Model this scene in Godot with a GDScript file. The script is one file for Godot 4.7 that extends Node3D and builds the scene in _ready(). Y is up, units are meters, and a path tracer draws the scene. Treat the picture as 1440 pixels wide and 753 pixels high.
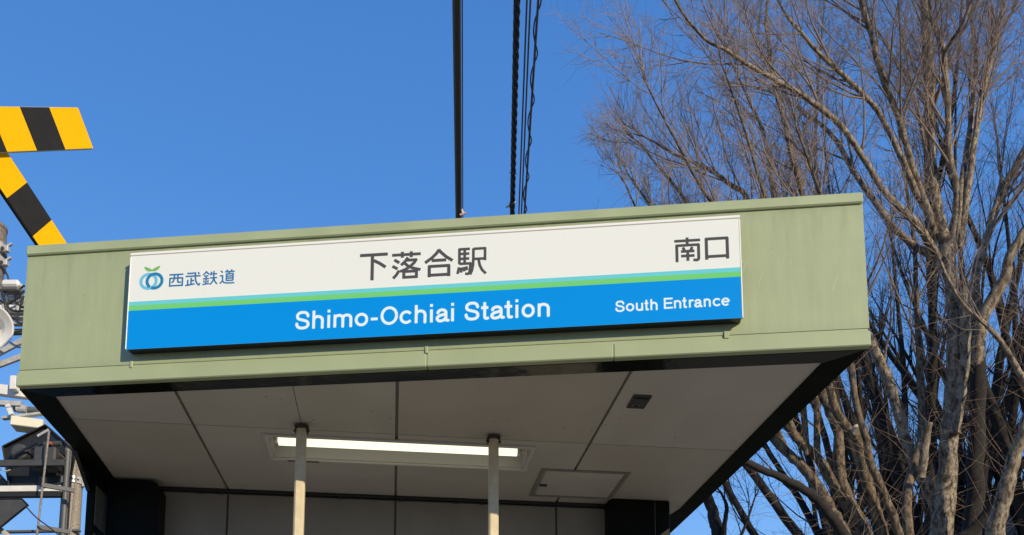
extends Node3D
# A small railway station entrance seen from below: canopy with a lit sign, level crossing gear, overhead cables, bare zelkovas.

const PITCH := 0.132668      # the camera looks up by 7.6 degrees
const FOCAL := 1310.0        # in pixels of a 1440 wide picture
const TURN := 0.128111       # the canopy's own axes, turned against the camera's
const DENSE := 1.35
const EYE := Vector3(0, 1.6, 0)
var rng := RandomNumberGenerator.new()
var M := {}
var used := {}

# ---------------------------------------------------------------- helpers
func numbered(called: String) -> String:
	if not used.has(called):
		used[called] = 0
		return called
	used[called] += 1
	return "%s_%03d" % [called, used[called]]

func thing(called: String, label: String, category: String, at_ := Vector3.ZERO, turn := 0.0, group := "") -> Node3D:
	var o := Node3D.new()
	o.name = numbered(called)
	add_child(o)
	o.position = at_
	o.rotation.y = turn
	return tag(o, label, category, group)

func tag(o: Node3D, label: String, category: String, group := "") -> Node3D:
	o.set_meta("label", label)
	if category: o.set_meta("category", category)
	if group: o.set_meta("group", group)
	return o

func part(called: String, mesh: Mesh, m: Material, parent: Node3D, at_ := Vector3.ZERO, rot := Vector3.ZERO) -> MeshInstance3D:
	var o := MeshInstance3D.new()
	o.mesh = mesh
	o.name = called
	o.material_override = m
	parent.add_child(o, true)
	o.position = at_
	o.rotation = rot
	return o

func struct(called: String, mesh: Mesh, m: Material, at_ := Vector3.ZERO) -> MeshInstance3D:
	var o := part(called, mesh, m, self, at_)
	o.set_meta("kind", "structure")
	return o

func at(x: float, y: float, d: float) -> Vector3:   # a point of the place, d metres in front of the camera
	var v := Vector3((x - 720.0) / FOCAL * d, (940.0 - y) / FOCAL * d, -d)
	return EYE + v.rotated(Vector3.RIGHT, PITCH)

class Buf:
	var v := PackedVector3Array()
	var n := PackedVector3Array()
	var u := PackedVector2Array()
	var i := PackedInt32Array()
	func mesh() -> ArrayMesh:
		var a := []
		a.resize(Mesh.ARRAY_MAX)
		a[Mesh.ARRAY_VERTEX] = v
		a[Mesh.ARRAY_NORMAL] = n
		if u.size() == v.size(): a[Mesh.ARRAY_TEX_UV] = u
		a[Mesh.ARRAY_INDEX] = i
		var m := ArrayMesh.new()
		m.add_surface_from_arrays(Mesh.PRIMITIVE_TRIANGLES, a)
		return m
	func quad(a: Vector3, b: Vector3, c: Vector3, d: Vector3, out: Vector3) -> void:
		var k := v.size()
		var nn := (b - a).cross(c - a).normalized()
		if nn.dot(out) < 0.0: nn = -nn
		v.append_array([a, b, c, d])
		n.append_array([nn, nn, nn, nn])
		u.append_array([Vector2(0, 1), Vector2(1, 1), Vector2(1, 0), Vector2(0, 0)])
		if (b - a).cross(c - a).dot(nn) > 0.0: i.append_array([k, k + 2, k + 1, k, k + 3, k + 2])
		else: i.append_array([k, k + 1, k + 2, k, k + 2, k + 3])
	func tri(a: Vector3, b: Vector3, c: Vector3, out: Vector3) -> void:
		var k := v.size()
		var nn := (b - a).cross(c - a).normalized()
		if nn.dot(out) < 0.0: nn = -nn
		v.append_array([a, b, c])
		n.append_array([nn, nn, nn])
		u.append_array([Vector2.ZERO, Vector2.ZERO, Vector2.ZERO])
		if (b - a).cross(c - a).dot(nn) > 0.0: i.append_array([k, k + 2, k + 1])
		else: i.append_array([k, k + 1, k + 2])

# a box with chamfered edges
func box(sx: float, sy: float, sz: float, b := 0.004, buf: Buf = null, c := Vector3.ZERO) -> ArrayMesh:
	if buf == null: buf = Buf.new()
	b = minf(b, minf(sx, minf(sy, sz)) * 0.45)
	var h := Vector3(sx, sy, sz) / 2.0
	var q := h - Vector3.ONE * b
	for ax in 3:
		var a1 := (ax + 1) % 3
		var a2 := (ax + 2) % 3
		for s in [-1.0, 1.0]:
			var f := []
			for t in [[-1, -1], [1, -1], [1, 1], [-1, 1]]:
				var p := Vector3.ZERO
				p[ax] = s * h[ax]
				p[a1] = t[0] * q[a1]
				p[a2] = t[1] * q[a2]
				f.append(p + c)
			var o := Vector3.ZERO
			o[ax] = s
			buf.quad(f[0], f[1], f[2], f[3], o)
		for s in [-1.0, 1.0]:
			for t in [-1.0, 1.0]:
				var e := []
				for w in [[0, -1], [0, 1], [1, 1], [1, -1]]:
					var p := Vector3.ZERO
					p[ax] = w[1] * q[ax]
					p[a1] = s * (h[a1] if w[0] == 0 else q[a1])
					p[a2] = t * (q[a2] if w[0] == 0 else h[a2])
					e.append(p + c)
				var o := Vector3.ZERO
				o[a1] = s
				o[a2] = t
				buf.quad(e[0], e[1], e[2], e[3], o)
	for s in [-1.0, 1.0]:
		for t in [-1.0, 1.0]:
			for w in [-1.0, 1.0]:
				var o := Vector3(s, t, w)
				buf.tri(c + Vector3(h.x, q.y, q.z) * o, c + Vector3(q.x, h.y, q.z) * o, c + Vector3(q.x, q.y, h.z) * o, o)
	return buf.mesh()

# a plan outline (x, z) raised from y0 to y1
func prism(poly: PackedVector2Array, y0: float, y1: float) -> ArrayMesh:
	var buf := Buf.new()
	var t := Geometry2D.triangulate_polygon(poly)
	for k in range(0, t.size(), 3):
		for lv in [[y0, Vector3.DOWN], [y1, Vector3.UP]]:
			var a := poly[t[k]]
			var b := poly[t[k + 1]]
			var c := poly[t[k + 2]]
			buf.tri(Vector3(a.x, lv[0], a.y), Vector3(b.x, lv[0], b.y), Vector3(c.x, lv[0], c.y), lv[1])
	var cw := Geometry2D.is_polygon_clockwise(poly)
	for k in poly.size():
		var a := poly[k]
		var b := poly[(k + 1) % poly.size()]
		var e := b - a
		var o := Vector3(-e.y, 0, e.x) if cw else Vector3(e.y, 0, -e.x)
		buf.quad(Vector3(a.x, y0, a.y), Vector3(b.x, y0, b.y), Vector3(b.x, y1, b.y), Vector3(a.x, y1, a.y), o)
	return buf.mesh()

# the same, standing: an outline in (x, y) with thickness along z
func plate(poly: PackedVector2Array, z0: float, z1: float) -> ArrayMesh:
	var m := prism(poly, 0, 1)
	var a := m.surface_get_arrays(0)
	var v: PackedVector3Array = a[Mesh.ARRAY_VERTEX]
	var n: PackedVector3Array = a[Mesh.ARRAY_NORMAL]
	for k in v.size():
		v[k] = Vector3(v[k].x, v[k].z, lerpf(z0, z1, v[k].y))
		n[k] = Vector3(n[k].x, n[k].z, n[k].y)
	a[Mesh.ARRAY_VERTEX] = v
	a[Mesh.ARRAY_NORMAL] = n
	var i: PackedInt32Array = a[Mesh.ARRAY_INDEX]
	for k in range(0, i.size(), 3):
		var s := i[k]
		i[k] = i[k + 1]
		i[k + 1] = s
	a[Mesh.ARRAY_INDEX] = i
	var r := ArrayMesh.new()
	r.add_surface_from_arrays(Mesh.PRIMITIVE_TRIANGLES, a)
	return r

func tube(pts: PackedVector3Array, rad: PackedFloat32Array, sides: int, buf: Buf, caps := false) -> void:
	var n := pts.size()
	var d := (pts[1] - pts[0]).normalized()
	var x := d.cross(Vector3.UP if absf(d.y) < 0.9 else Vector3.RIGHT).normalized()
	var first := buf.v.size()
	for k in n:
		var nd := (pts[mini(k + 1, n - 1)] - pts[maxi(k - 1, 0)]).normalized()
		x = (x - nd * x.dot(nd)).normalized()
		var y := nd.cross(x)
		for s in sides:
			var a := TAU * s / sides
			var o := x * cos(a) + y * sin(a)
			buf.v.append(pts[k] + o * rad[k])
			buf.n.append(o)
	for k in n - 1:
		for s in sides:
			var a := first + k * sides + s
			var b := first + k * sides + (s + 1) % sides
			buf.i.append_array([a, a + sides, b, b, a + sides, b + sides])
	if caps:
		for e in [0, n - 1]:
			var o := (pts[0] - pts[1]).normalized() if e == 0 else (pts[n - 1] - pts[n - 2]).normalized()
			var c := buf.v.size()
			buf.v.append(pts[e])
			buf.n.append(o)
			for s in sides:
				buf.v.append(buf.v[first + e * sides + s])
				buf.n.append(o)
			for s in sides:
				var p := c + 1 + s
				var q := c + 1 + (s + 1) % sides
				if e == 0: buf.i.append_array([c, p, q])
				else: buf.i.append_array([c, q, p])

func rod(a: Vector3, b: Vector3, r0: float, r1 := -1.0, sides := 14) -> ArrayMesh:
	var buf := Buf.new()
	if r1 < 0: r1 = r0
	tube(PackedVector3Array([a, b]), PackedFloat32Array([r0, r1]), sides, buf, true)
	return buf.mesh()

# a profile of (radius, height) turned about y
func lathe(pro: PackedVector2Array, sides := 28) -> ArrayMesh:
	var buf := Buf.new()
	var sweep := 0.0
	for k in pro.size() - 1: sweep += (pro[k].x + pro[k + 1].x) * (pro[k + 1].y - pro[k].y)
	if sweep < 0.0: pro.reverse()
	for k in pro.size() - 1:
		var p := pro[k]
		var q := pro[k + 1]
		var e := (q - p).normalized()
		var f := buf.v.size()
		for s in sides + 1:
			var a := TAU * s / sides
			var r := Vector3(cos(a), 0, sin(a))
			var nn := r * e.y - Vector3.UP * e.x
			buf.v.append(r * p.x + Vector3.UP * p.y)
			buf.v.append(r * q.x + Vector3.UP * q.y)
			buf.n.append_array([nn, nn])
		for s in sides:
			var a := f + s * 2
			buf.i.append_array([a, a + 2, a + 1, a + 2, a + 3, a + 1])
	return buf.mesh()

# a straight bar of rectangular section between two points; the section's height keeps to the vertical
func bar(parent: Node3D, called: String, a: Vector3, b: Vector3, w: float, h: float, m: Material, bev := 0.003) -> MeshInstance3D:
	var o := part(called, box(w, h, a.distance_to(b), bev), m, parent)
	var z := (b - a).normalized()
	var up := Vector3.UP if absf(z.y) < 0.95 else Vector3.RIGHT
	var x := up.cross(z).normalized()
	o.transform = Transform3D(Basis(x, z.cross(x), z), (a + b) / 2.0)
	return o

# ---------------------------------------------------------------- materials
func noise(freq: float, seed_: int, oct := 4, type := FastNoiseLite.TYPE_SIMPLEX_SMOOTH) -> FastNoiseLite:
	var f := FastNoiseLite.new()
	f.noise_type = type
	f.seed = seed_
	f.frequency = freq
	f.fractal_octaves = oct
	return f

func noisetex(freq: float, seed_: int, lo: Color, hi: Color, oct := 4, size := 512) -> NoiseTexture2D:
	var t := NoiseTexture2D.new()
	t.width = size
	t.height = size
	t.seamless = true
	t.noise = noise(freq, seed_, oct)
	var g := Gradient.new()
	g.set_color(0, lo.linear_to_srgb())
	g.set_color(1, hi.linear_to_srgb())
	t.color_ramp = g
	return t

func bumptex(freq: float, seed_: int, strength: float, oct := 4) -> NoiseTexture2D:
	var t := NoiseTexture2D.new()
	t.width = 512
	t.height = 512
	t.seamless = true
	t.noise = noise(freq, seed_, oct)
	t.as_normal_map = true
	t.bump_strength = strength
	return t

func mat(lo: Color, hi: Color, rough: float, scale_ := 1.0, freq := 0.01, bump := 0.0, seed_ := 1, metal := 0.0) -> StandardMaterial3D:
	var m := StandardMaterial3D.new()
	m.albedo_texture = noisetex(freq, seed_, lo, hi)
	m.roughness = rough
	m.metallic = metal
	m.uv1_triplanar = true
	m.uv1_world_triplanar = true
	m.uv1_scale = Vector3.ONE * scale_
	if bump > 0.0:
		m.normal_enabled = true
		m.normal_texture = bumptex(freq * 1.5, seed_ + 40, bump)
	return m

func flat(c: Color, rough := 0.5, metal := 0.0) -> StandardMaterial3D:
	var m := StandardMaterial3D.new()
	m.albedo_color = c.linear_to_srgb()
	m.roughness = rough
	m.metallic = metal
	return m

func materials() -> void:
	M.green = mat(Color(0.31, 0.36, 0.205), Color(0.36, 0.415, 0.24), 0.42, 0.9, 0.006, 0.5, 3)
	M.under = mat(Color(0.004, 0.006, 0.004), Color(0.009, 0.012, 0.007), 0.13, 1.0, 0.008, 0.8, 5)
	M.under.metallic_specular = 0.5
	M.under_side = mat(Color(0.005, 0.008, 0.005), Color(0.010, 0.014, 0.008), 0.4, 1.0, 0.008, 0.4, 5)
	M.under_side.metallic_specular = 0.1
	M.pillar = mat(Color(0.003, 0.004, 0.003), Color(0.007, 0.008, 0.006), 0.4, 1.0, 0.008, 0.2, 6)
	M.pillar.metallic_specular = 0.2
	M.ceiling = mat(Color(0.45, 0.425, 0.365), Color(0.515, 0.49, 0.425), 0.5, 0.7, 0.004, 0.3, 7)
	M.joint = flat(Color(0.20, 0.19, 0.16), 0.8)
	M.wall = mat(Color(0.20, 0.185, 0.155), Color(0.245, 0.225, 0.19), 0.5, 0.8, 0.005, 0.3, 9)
	M.dark = flat(Color(0.012, 0.012, 0.012), 0.6)
	M.black = flat(Color(0.004, 0.005, 0.006), 0.35)
	M.white_frame = flat(Color(0.78, 0.77, 0.73), 0.35)
	M.lamp_white = flat(Color(0.52, 0.505, 0.46), 0.4)
	M.post = mat(Color(0.50, 0.41, 0.26), Color(0.66, 0.57, 0.39), 0.55, 2.5, 0.012, 0.8, 11)
	M.rust = mat(Color(0.03, 0.022, 0.018), Color(0.10, 0.07, 0.05), 0.8, 4.0, 0.02, 1.0, 12)
	M.plate = flat(Color(0.055, 0.055, 0.05), 0.5, 0.3)
	M.yellow = mat(Color(0.80, 0.42, 0.0), Color(0.86, 0.46, 0.003), 0.45, 1.5, 0.01, 0.0, 13)
	M.sign_black = mat(Color(0.022, 0.021, 0.02), Color(0.03, 0.029, 0.027), 0.5, 1.5, 0.01, 0.0, 14)
	M.sign_edge = flat(Color(0.45, 0.42, 0.36), 0.5)
	M.yellow.metallic_specular = 0.2
	M.sign_black.metallic_specular = 0.2
	M.ladder = mat(Color(0.12, 0.10, 0.085), Color(0.42, 0.40, 0.37), 0.7, 3.0, 0.02, 0.5, 33)
	M.concrete = mat(Color(0.17, 0.14, 0.105), Color(0.46, 0.40, 0.31), 0.85, 2.2, 0.03, 2.0, 15)
	M.pole_brown = mat(Color(0.12, 0.10, 0.08), Color(0.30, 0.255, 0.205), 0.85, 1.6, 0.02, 2.0, 16)
	M.galv = mat(Color(0.36, 0.36, 0.35), Color(0.56, 0.56, 0.54), 0.45, 1.5, 0.012, 0.3, 17, 0.15)
	M.white_steel = mat(Color(0.62, 0.61, 0.58), Color(0.74, 0.73, 0.70), 0.5, 1.2, 0.01, 0.2, 18)
	M.grey_steel = flat(Color(0.11, 0.112, 0.115), 0.55, 0.2)
	M.board = mat(Color(0.009, 0.009, 0.009), Color(0.017, 0.017, 0.017), 0.5, 1.5, 0.01, 0.2, 19)
	M.board_grey = mat(Color(0.042, 0.042, 0.043), Color(0.06, 0.06, 0.06), 0.6, 1.5, 0.01, 0.2, 20)
	M.cream = mat(Color(0.66, 0.62, 0.48), Color(0.74, 0.70, 0.56), 0.5, 1.5, 0.01, 0.2, 22)
	M.cable = flat(Color(0.02, 0.019, 0.018), 0.5)
	M.cable_tube = mat(Color(0.04, 0.034, 0.027), Color(0.075, 0.062, 0.048), 0.6, 3.0, 0.02, 0.3, 23)
	M.wire = flat(Color(0.10, 0.105, 0.115), 0.4, 0.3)
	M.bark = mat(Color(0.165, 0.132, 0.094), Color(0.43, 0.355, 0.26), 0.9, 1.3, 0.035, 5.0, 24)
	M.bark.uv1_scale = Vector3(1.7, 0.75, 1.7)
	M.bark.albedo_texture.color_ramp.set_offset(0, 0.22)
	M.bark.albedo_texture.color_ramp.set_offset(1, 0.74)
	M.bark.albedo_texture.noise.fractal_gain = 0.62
	for q in [M.bark]:      # dappled twig shade, painted in as large dark patches
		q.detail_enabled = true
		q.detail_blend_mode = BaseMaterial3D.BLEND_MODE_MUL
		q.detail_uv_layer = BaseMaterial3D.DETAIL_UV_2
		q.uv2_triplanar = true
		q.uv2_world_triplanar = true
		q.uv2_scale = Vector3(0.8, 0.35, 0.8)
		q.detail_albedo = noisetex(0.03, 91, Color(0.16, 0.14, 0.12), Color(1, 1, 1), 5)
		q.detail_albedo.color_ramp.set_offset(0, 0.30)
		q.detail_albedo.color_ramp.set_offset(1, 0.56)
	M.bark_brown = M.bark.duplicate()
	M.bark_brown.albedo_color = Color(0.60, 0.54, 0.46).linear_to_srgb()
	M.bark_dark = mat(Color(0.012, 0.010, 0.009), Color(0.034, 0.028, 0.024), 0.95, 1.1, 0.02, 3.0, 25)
	M.branch = flat(Color(0.21, 0.16, 0.125), 0.85)
	M.twig = flat(Color(0.30, 0.24, 0.21), 0.8)
	M.twig_tan = flat(Color(0.30, 0.205, 0.14), 0.8)
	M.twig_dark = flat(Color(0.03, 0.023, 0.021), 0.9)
	M.wound = mat(Color(0.45, 0.37, 0.26), Color(0.62, 0.52, 0.38), 0.9, 6.0, 0.02, 1.0, 26)
	M.asphalt = mat(Color(0.045, 0.044, 0.042), Color(0.085, 0.083, 0.08), 0.9, 0.8, 0.05, 1.5, 27)
	M.paving = mat(Color(0.28, 0.24, 0.185), Color(0.36, 0.315, 0.25), 0.85, 0.6, 0.03, 1.0, 28)
	M.soil = mat(Color(0.10, 0.085, 0.06), Color(0.20, 0.17, 0.12), 1.0, 0.2, 0.03, 1.0, 29)
	M.line = flat(Color(0.62, 0.61, 0.58), 0.7)
	M.facade = mat(Color(0.055, 0.058, 0.065), Color(0.075, 0.078, 0.086), 0.8, 0.4, 0.01, 0.4, 30)
	M.glass_dark = flat(Color(0.012, 0.014, 0.018), 0.12)
	M.red = flat(Color(0.38, 0.10, 0.08), 0.4)
	M.pink = flat(Color(0.55, 0.3, 0.26), 0.5)
	M.pane = flat(Color(0.10, 0.11, 0.085), 0.35)  # paler tone for the side screen's painted reflections

# ---------------------------------------------------------------- the print on the sign
const SW := 2.497
const SH := 0.4255
var img: Image
var ppm := 2048.0 / SW

func stroke(pts: Array, hw: float, c: Color) -> void:      # pts in metres from the lower left corner; butt ends, round bends
	var h := hw * ppm
	for k in pts.size() - 1:
		var a := Vector2(pts[k].x * ppm, (SH - pts[k].y) * ppm)
		var b := Vector2(pts[k + 1].x * ppm, (SH - pts[k + 1].y) * ppm)
		var l := a.distance_to(b)
		if l < 0.001: continue
		var d := (b - a) / l
		for y in range(maxi(0, int(minf(a.y, b.y) - h - 1)), mini(img.get_height(), int(maxf(a.y, b.y) + h + 2))):
			for x in range(maxi(0, int(minf(a.x, b.x) - h - 1)), mini(img.get_width(), int(maxf(a.x, b.x) + h + 2))):
				var p := Vector2(x + 0.5, y + 0.5) - a
				var along := p.dot(d)
				var cov := clampf(h - absf(p.cross(d)) + 0.5, 0, 1) * clampf(minf(along, l - along) + 0.5, 0, 1)
				if k > 0: cov = maxf(cov, clampf(h - p.length() + 0.5, 0, 1))
				if cov > 0.0: img.set_pixel(x, y, img.get_pixel(x, y).lerp(c, cov))

func arc(cx: float, cy: float, rx: float, ry: float, a0: float, a1: float, n := 22) -> Array:
	var r := []
	for k in n + 1:
		var a := deg_to_rad(lerpf(a0, a1, float(k) / n))
		r.append(Vector2(cx + rx * cos(a), cy + ry * sin(a)))
	return r

func V(list: Array) -> Array:
	var r := []
	for k in range(0, list.size(), 2): r.append(Vector2(list[k], list[k + 1]))
	return r

func smooth(p: Array, n := 5) -> Array:
	var r := []
	for k in p.size() - 1:
		for j in n:
			r.append(p[k].cubic_interpolate(p[k + 1], p[maxi(k - 1, 0)], p[mini(k + 2, p.size() - 1)], float(j) / n))
	r.append(p[-1])
	return r

func kanji(s0: float, s1: float, t0: float, t1: float, hw: float, c: Color, strokes: Array) -> void:
	for s in strokes:
		var w := []
		for q in V(s): w.append(Vector2(lerpf(s0, s1, q.x), lerpf(t0, t1, q.y)))
		stroke(w, hw, c)

func letter(g: String) -> Array:
	match g:
		"S": return [smooth(V([0.95, 0.70, 0.90, 0.83, 0.74, 0.915, 0.5, 0.935, 0.24, 0.91, 0.07, 0.80, 0.06, 0.67, 0.18, 0.575, 0.5, 0.51, 0.82, 0.44, 0.96, 0.33, 0.95, 0.2, 0.79, 0.1, 0.5, 0.066, 0.2, 0.1, 0.04, 0.2, 0.0, 0.33]))]
		"h": return [V([0, 0, 0, 1]), smooth(V([0, 0.46, 0.08, 0.58, 0.3, 0.655, 0.6, 0.655, 0.88, 0.59, 1, 0.46, 1, 0.3, 1, 0]))]
		"n": return [V([0, 0, 0, 0.72]), smooth(V([0, 0.46, 0.08, 0.58, 0.3, 0.655, 0.6, 0.655, 0.88, 0.59, 1, 0.46, 1, 0.3, 1, 0]))]
		"u": return [V([1, 0, 1, 0.72]), smooth(V([1, 0.27, 0.9, 0.14, 0.65, 0.075, 0.35, 0.075, 0.1, 0.13, 0, 0.26, 0, 0.42, 0, 0.72]))]
		"i": return [V([0.5, 0, 0.5, 0.72]), V([0.5, 0.85, 0.5, 1.01])]
		"m": return [V([0, 0, 0, 0.72]), smooth(V([0, 0.5, 0.06, 0.61, 0.18, 0.655, 0.33, 0.655, 0.46, 0.58, 0.5, 0.46, 0.5, 0.3, 0.5, 0])), smooth(V([0.5, 0.5, 0.56, 0.61, 0.68, 0.655, 0.83, 0.655, 0.96, 0.58, 1, 0.46, 1, 0.3, 1, 0]))]
		"o": return [arc(0.5, 0.365, 0.5, 0.295, 0, 360)]
		"O": return [arc(0.5, 0.5, 0.5, 0.435, 0, 360)]
		"-": return [V([-0.25, 0.36, 1.25, 0.36])]
		"c": return [arc(0.53, 0.365, 0.53, 0.295, 38, 322)]
		"e": return [V([0, 0.375, 1.0, 0.375]), arc(0.5, 0.365, 0.5, 0.295, 2, 318)]
		"a": return [smooth(V([0.05, 0.49, 0.12, 0.59, 0.35, 0.655, 0.6, 0.65, 0.8, 0.58, 0.85, 0.47, 0.85, 0.3, 0.86, 0.13, 0.93, 0.08, 1.1, 0.075])), smooth(V([0.85, 0.44, 0.6, 0.395, 0.25, 0.35, 0.02, 0.26, 0.0, 0.16, 0.13, 0.075, 0.38, 0.06, 0.66, 0.11, 0.86, 0.24]))]
		"t": return [smooth(V([0.42, 0.93, 0.42, 0.6, 0.42, 0.2, 0.55, 0.085, 0.8, 0.07, 1.12, 0.08])), V([-0.35, 0.65, 1.2, 0.65])]
		"r": return [V([0, 0, 0, 0.72]), smooth(V([0, 0.4, 0.2, 0.56, 0.6, 0.645, 1.25, 0.64]))]
		"E": return [V([0, 0, 0, 1]), V([0, 0.917, 1.15, 0.917]), V([0, 0.515, 1.08, 0.515]), V([0, 0.083, 1.18, 0.083])]
	return []

func lettering(word: String, boxes: Array, base: float, cap: float, hw: float, c: Color) -> void:
	for k in word.length():
		for s in letter(word[k]):
			var w := []
			for q in s: w.append(Vector2(lerpf(boxes[k * 2] + hw, boxes[k * 2 + 1] - hw, q.x), base + q.y * cap))
			stroke(w, hw, c)

func sign_print() -> ImageTexture:
	img = Image.create(2048, int(SH * ppm), false, Image.FORMAT_RGB8)
	var s := func(r, g, b): return Color(r, g, b).linear_to_srgb()
	img.fill(s.call(0.735, 0.755, 0.72))
	var row := func(t: float): return int((SH - t) * ppm)
	img.fill_rect(Rect2i(0, row.call(0.2085), 2048, 300), s.call(0.14, 0.56, 0.63))
	img.fill_rect(Rect2i(0, row.call(0.1925), 2048, 300), s.call(0.16, 0.56, 0.16))
	img.fill_rect(Rect2i(0, row.call(0.1705), 2048, 300), s.call(0.0, 0.252, 0.71))
	var grey: Color = s.call(0.075, 0.07, 0.065)
	var white: Color = s.call(0.72, 0.80, 0.82)
	var navy: Color = s.call(0.035, 0.15, 0.34)
	var up := -0.005          # from the outer edge of the box to the printed face
	# large station name
	kanji(0.982, 1.097, 0.2485 + up, 0.3655 + up, 0.0068, grey, [[0, 0.94, 1, 0.94], [0.45, 0.94, 0.45, 0], [0.5, 0.73, 0.72, 0.61, 0.93, 0.46]])
	kanji(1.115, 1.233, 0.2475 + up, 0.3655 + up, 0.0063, grey, [[0, 0.88, 1, 0.88], [0.36, 0.99, 0.36, 0.77], [0.67, 0.99, 0.67, 0.77], [0.08, 0.71, 0.26, 0.59], [0.02, 0.48, 0.2, 0.37], [0.05, 0.03, 0.16, 0.15, 0.26, 0.31],
		[0.56, 0.77, 0.46, 0.63, 0.32, 0.5], [0.48, 0.67, 0.84, 0.67, 0.78, 0.57, 0.62, 0.42, 0.46, 0.33, 0.29, 0.27], [0.44, 0.57, 0.56, 0.46, 0.74, 0.37, 1.0, 0.3], [0.42, 0, 0.42, 0.26, 0.86, 0.26, 0.86, 0], [0.42, 0.05, 0.86, 0.05]])
	kanji(1.249, 1.366, 0.2475 + up, 0.3655 + up, 0.0066, grey, [[0.51, 0.99, 0.42, 0.86, 0.26, 0.7, 0.02, 0.53], [0.49, 0.99, 0.58, 0.88, 0.75, 0.72, 0.98, 0.56], [0.25, 0.6, 0.76, 0.6], [0.17, 0, 0.17, 0.39, 0.85, 0.39, 0.85, 0], [0.17, 0.07, 0.85, 0.07]])
	kanji(1.382, 1.5, 0.2475 + up, 0.3655 + up, 0.0056, grey, [[0.08, 0.41, 0.08, 0.95, 0.44, 0.95], [0.26, 0.95, 0.26, 0.41], [0.08, 0.78, 0.42, 0.78], [0.08, 0.6, 0.42, 0.6], [0.08, 0.42, 0.46, 0.42, 0.45, 0.2, 0.42, 0.07, 0.37, 0.04, 0.28, 0.06],
		[0.07, 0.3, 0.02, 0.06], [0.15, 0.29, 0.14, 0.1], [0.23, 0.3, 0.25, 0.14], [0.31, 0.32, 0.35, 0.18], [0.56, 0.96, 0.56, 0.62, 0.55, 0.36, 0.51, 0.15, 0.45, 0.01], [0.56, 0.94, 0.96, 0.94, 0.96, 0.5], [0.56, 0.57, 0.96, 0.57], [0.74, 0.55, 0.78, 0.33, 0.86, 0.16, 0.99, 0.02]])
	# the entrance's name
	kanji(2.245, 2.345, 0.2505 + up, 0.3515 + up, 0.0057, grey, [[0, 0.87, 1, 0.87], [0.5, 1, 0.5, 0.69], [0.09, 0, 0.09, 0.68, 0.93, 0.68, 0.93, 0.12, 0.9, 0.06, 0.85, 0.045, 0.72, 0.06], [0.33, 0.6, 0.39, 0.45], [0.69, 0.6, 0.62, 0.45], [0.25, 0.43, 0.77, 0.43], [0.25, 0.24, 0.77, 0.24], [0.51, 0.43, 0.51, 0.03]])
	kanji(2.363, 2.454, 0.2535 + up, 0.3445 + up, 0.0061, grey, [[0.06, 0, 0.06, 0.95, 0.94, 0.95, 0.94, 0], [0.06, 0.14, 0.94, 0.14]])
	# the railway's name and emblem
	kanji(0.172, 0.233, 0.2715 + up, 0.3275 + up, 0.0035, navy, [[0, 0.94, 1, 0.94], [0.06, 0, 0.06, 0.66, 0.95, 0.66, 0.95, 0], [0.06, 0.07, 0.95, 0.07], [0.37, 0.94, 0.37, 0.6, 0.31, 0.42, 0.18, 0.3], [0.62, 0.94, 0.62, 0.38, 0.68, 0.32, 0.86, 0.32]])
	kanji(0.243, 0.308, 0.2705 + up, 0.3305 + up, 0.0035, navy, [[0.1, 0.92, 0.58, 0.92], [0, 0.71, 1, 0.71], [0.64, 1, 0.65, 0.6, 0.7, 0.32, 0.79, 0.12, 0.91, 0.03, 0.97, 0.17], [0.82, 0.97, 0.91, 0.84], [0.38, 0.6, 0.38, 0.11], [0.38, 0.38, 0.58, 0.38], [0.16, 0.46, 0.16, 0.06], [0, 0.04, 0.3, 0.08, 0.62, 0.14]])
	kanji(0.317, 0.38, 0.2705 + up, 0.3305 + up, 0.0032, navy, [[0.25, 1, 0.16, 0.86, 0.02, 0.73], [0.23, 1, 0.33, 0.87, 0.46, 0.76], [0.1, 0.66, 0.38, 0.66], [0.02, 0.46, 0.45, 0.46], [0.24, 0.66, 0.24, 0.06], [0.08, 0.34, 0.13, 0.18], [0.4, 0.34, 0.35, 0.18], [0, 0.04, 0.46, 0.1],
		[0.6, 0.95, 0.53, 0.68], [0.57, 0.78, 0.98, 0.78], [0.5, 0.5, 1, 0.5], [0.76, 1, 0.76, 0.52, 0.71, 0.28, 0.62, 0.12, 0.49, 0.01], [0.77, 0.47, 0.84, 0.24, 1, 0.02]])
	kanji(0.391, 0.454, 0.2715 + up, 0.3325 + up, 0.0032, navy, [[0.46, 1, 0.52, 0.88], [0.82, 1, 0.75, 0.88], [0.34, 0.85, 1, 0.85], [0.65, 0.85, 0.6, 0.7], [0.45, 0.2, 0.45, 0.69, 0.9, 0.69, 0.9, 0.2], [0.45, 0.53, 0.9, 0.53], [0.45, 0.38, 0.9, 0.38], [0.45, 0.22, 0.9, 0.22],
		[0.06, 0.95, 0.18, 0.8], [0, 0.58, 0.19, 0.58, 0.19, 0.2, 0.01, 0.02], [0.19, 0.2, 0.32, 0.07, 0.55, 0.035, 1, 0.035]])
	stroke(arc(0.0825, 0.2965, 0.0335, 0.0315, 0, 360, 40), 0.0068, s.call(0.16, 0.48, 0.66))
	stroke(arc(0.1085, 0.2965, 0.0325, 0.0315, -112, 232, 40), 0.0068, s.call(0.02, 0.20, 0.40))
	for g in [[0.096, 0.344, 0.062, 0.3605], [0.094, 0.344, 0.129, 0.361]]:
		for k in 9:
			var f := k / 9.0
			var a := Vector2(lerpf(g[0], g[2], f), lerpf(g[1], g[3], f) - 0.004 * sin(f * PI))
			var f2 := (k + 1) / 9.0
			var b := Vector2(lerpf(g[0], g[2], f2), lerpf(g[1], g[3], f2) - 0.004 * sin(f2 * PI))
			stroke([a, b], 0.0016 + 0.0060 * sin(PI * clampf(f * 0.85 + 0.12, 0, 1)), s.call(0.17, 0.42, 0.11))
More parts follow.
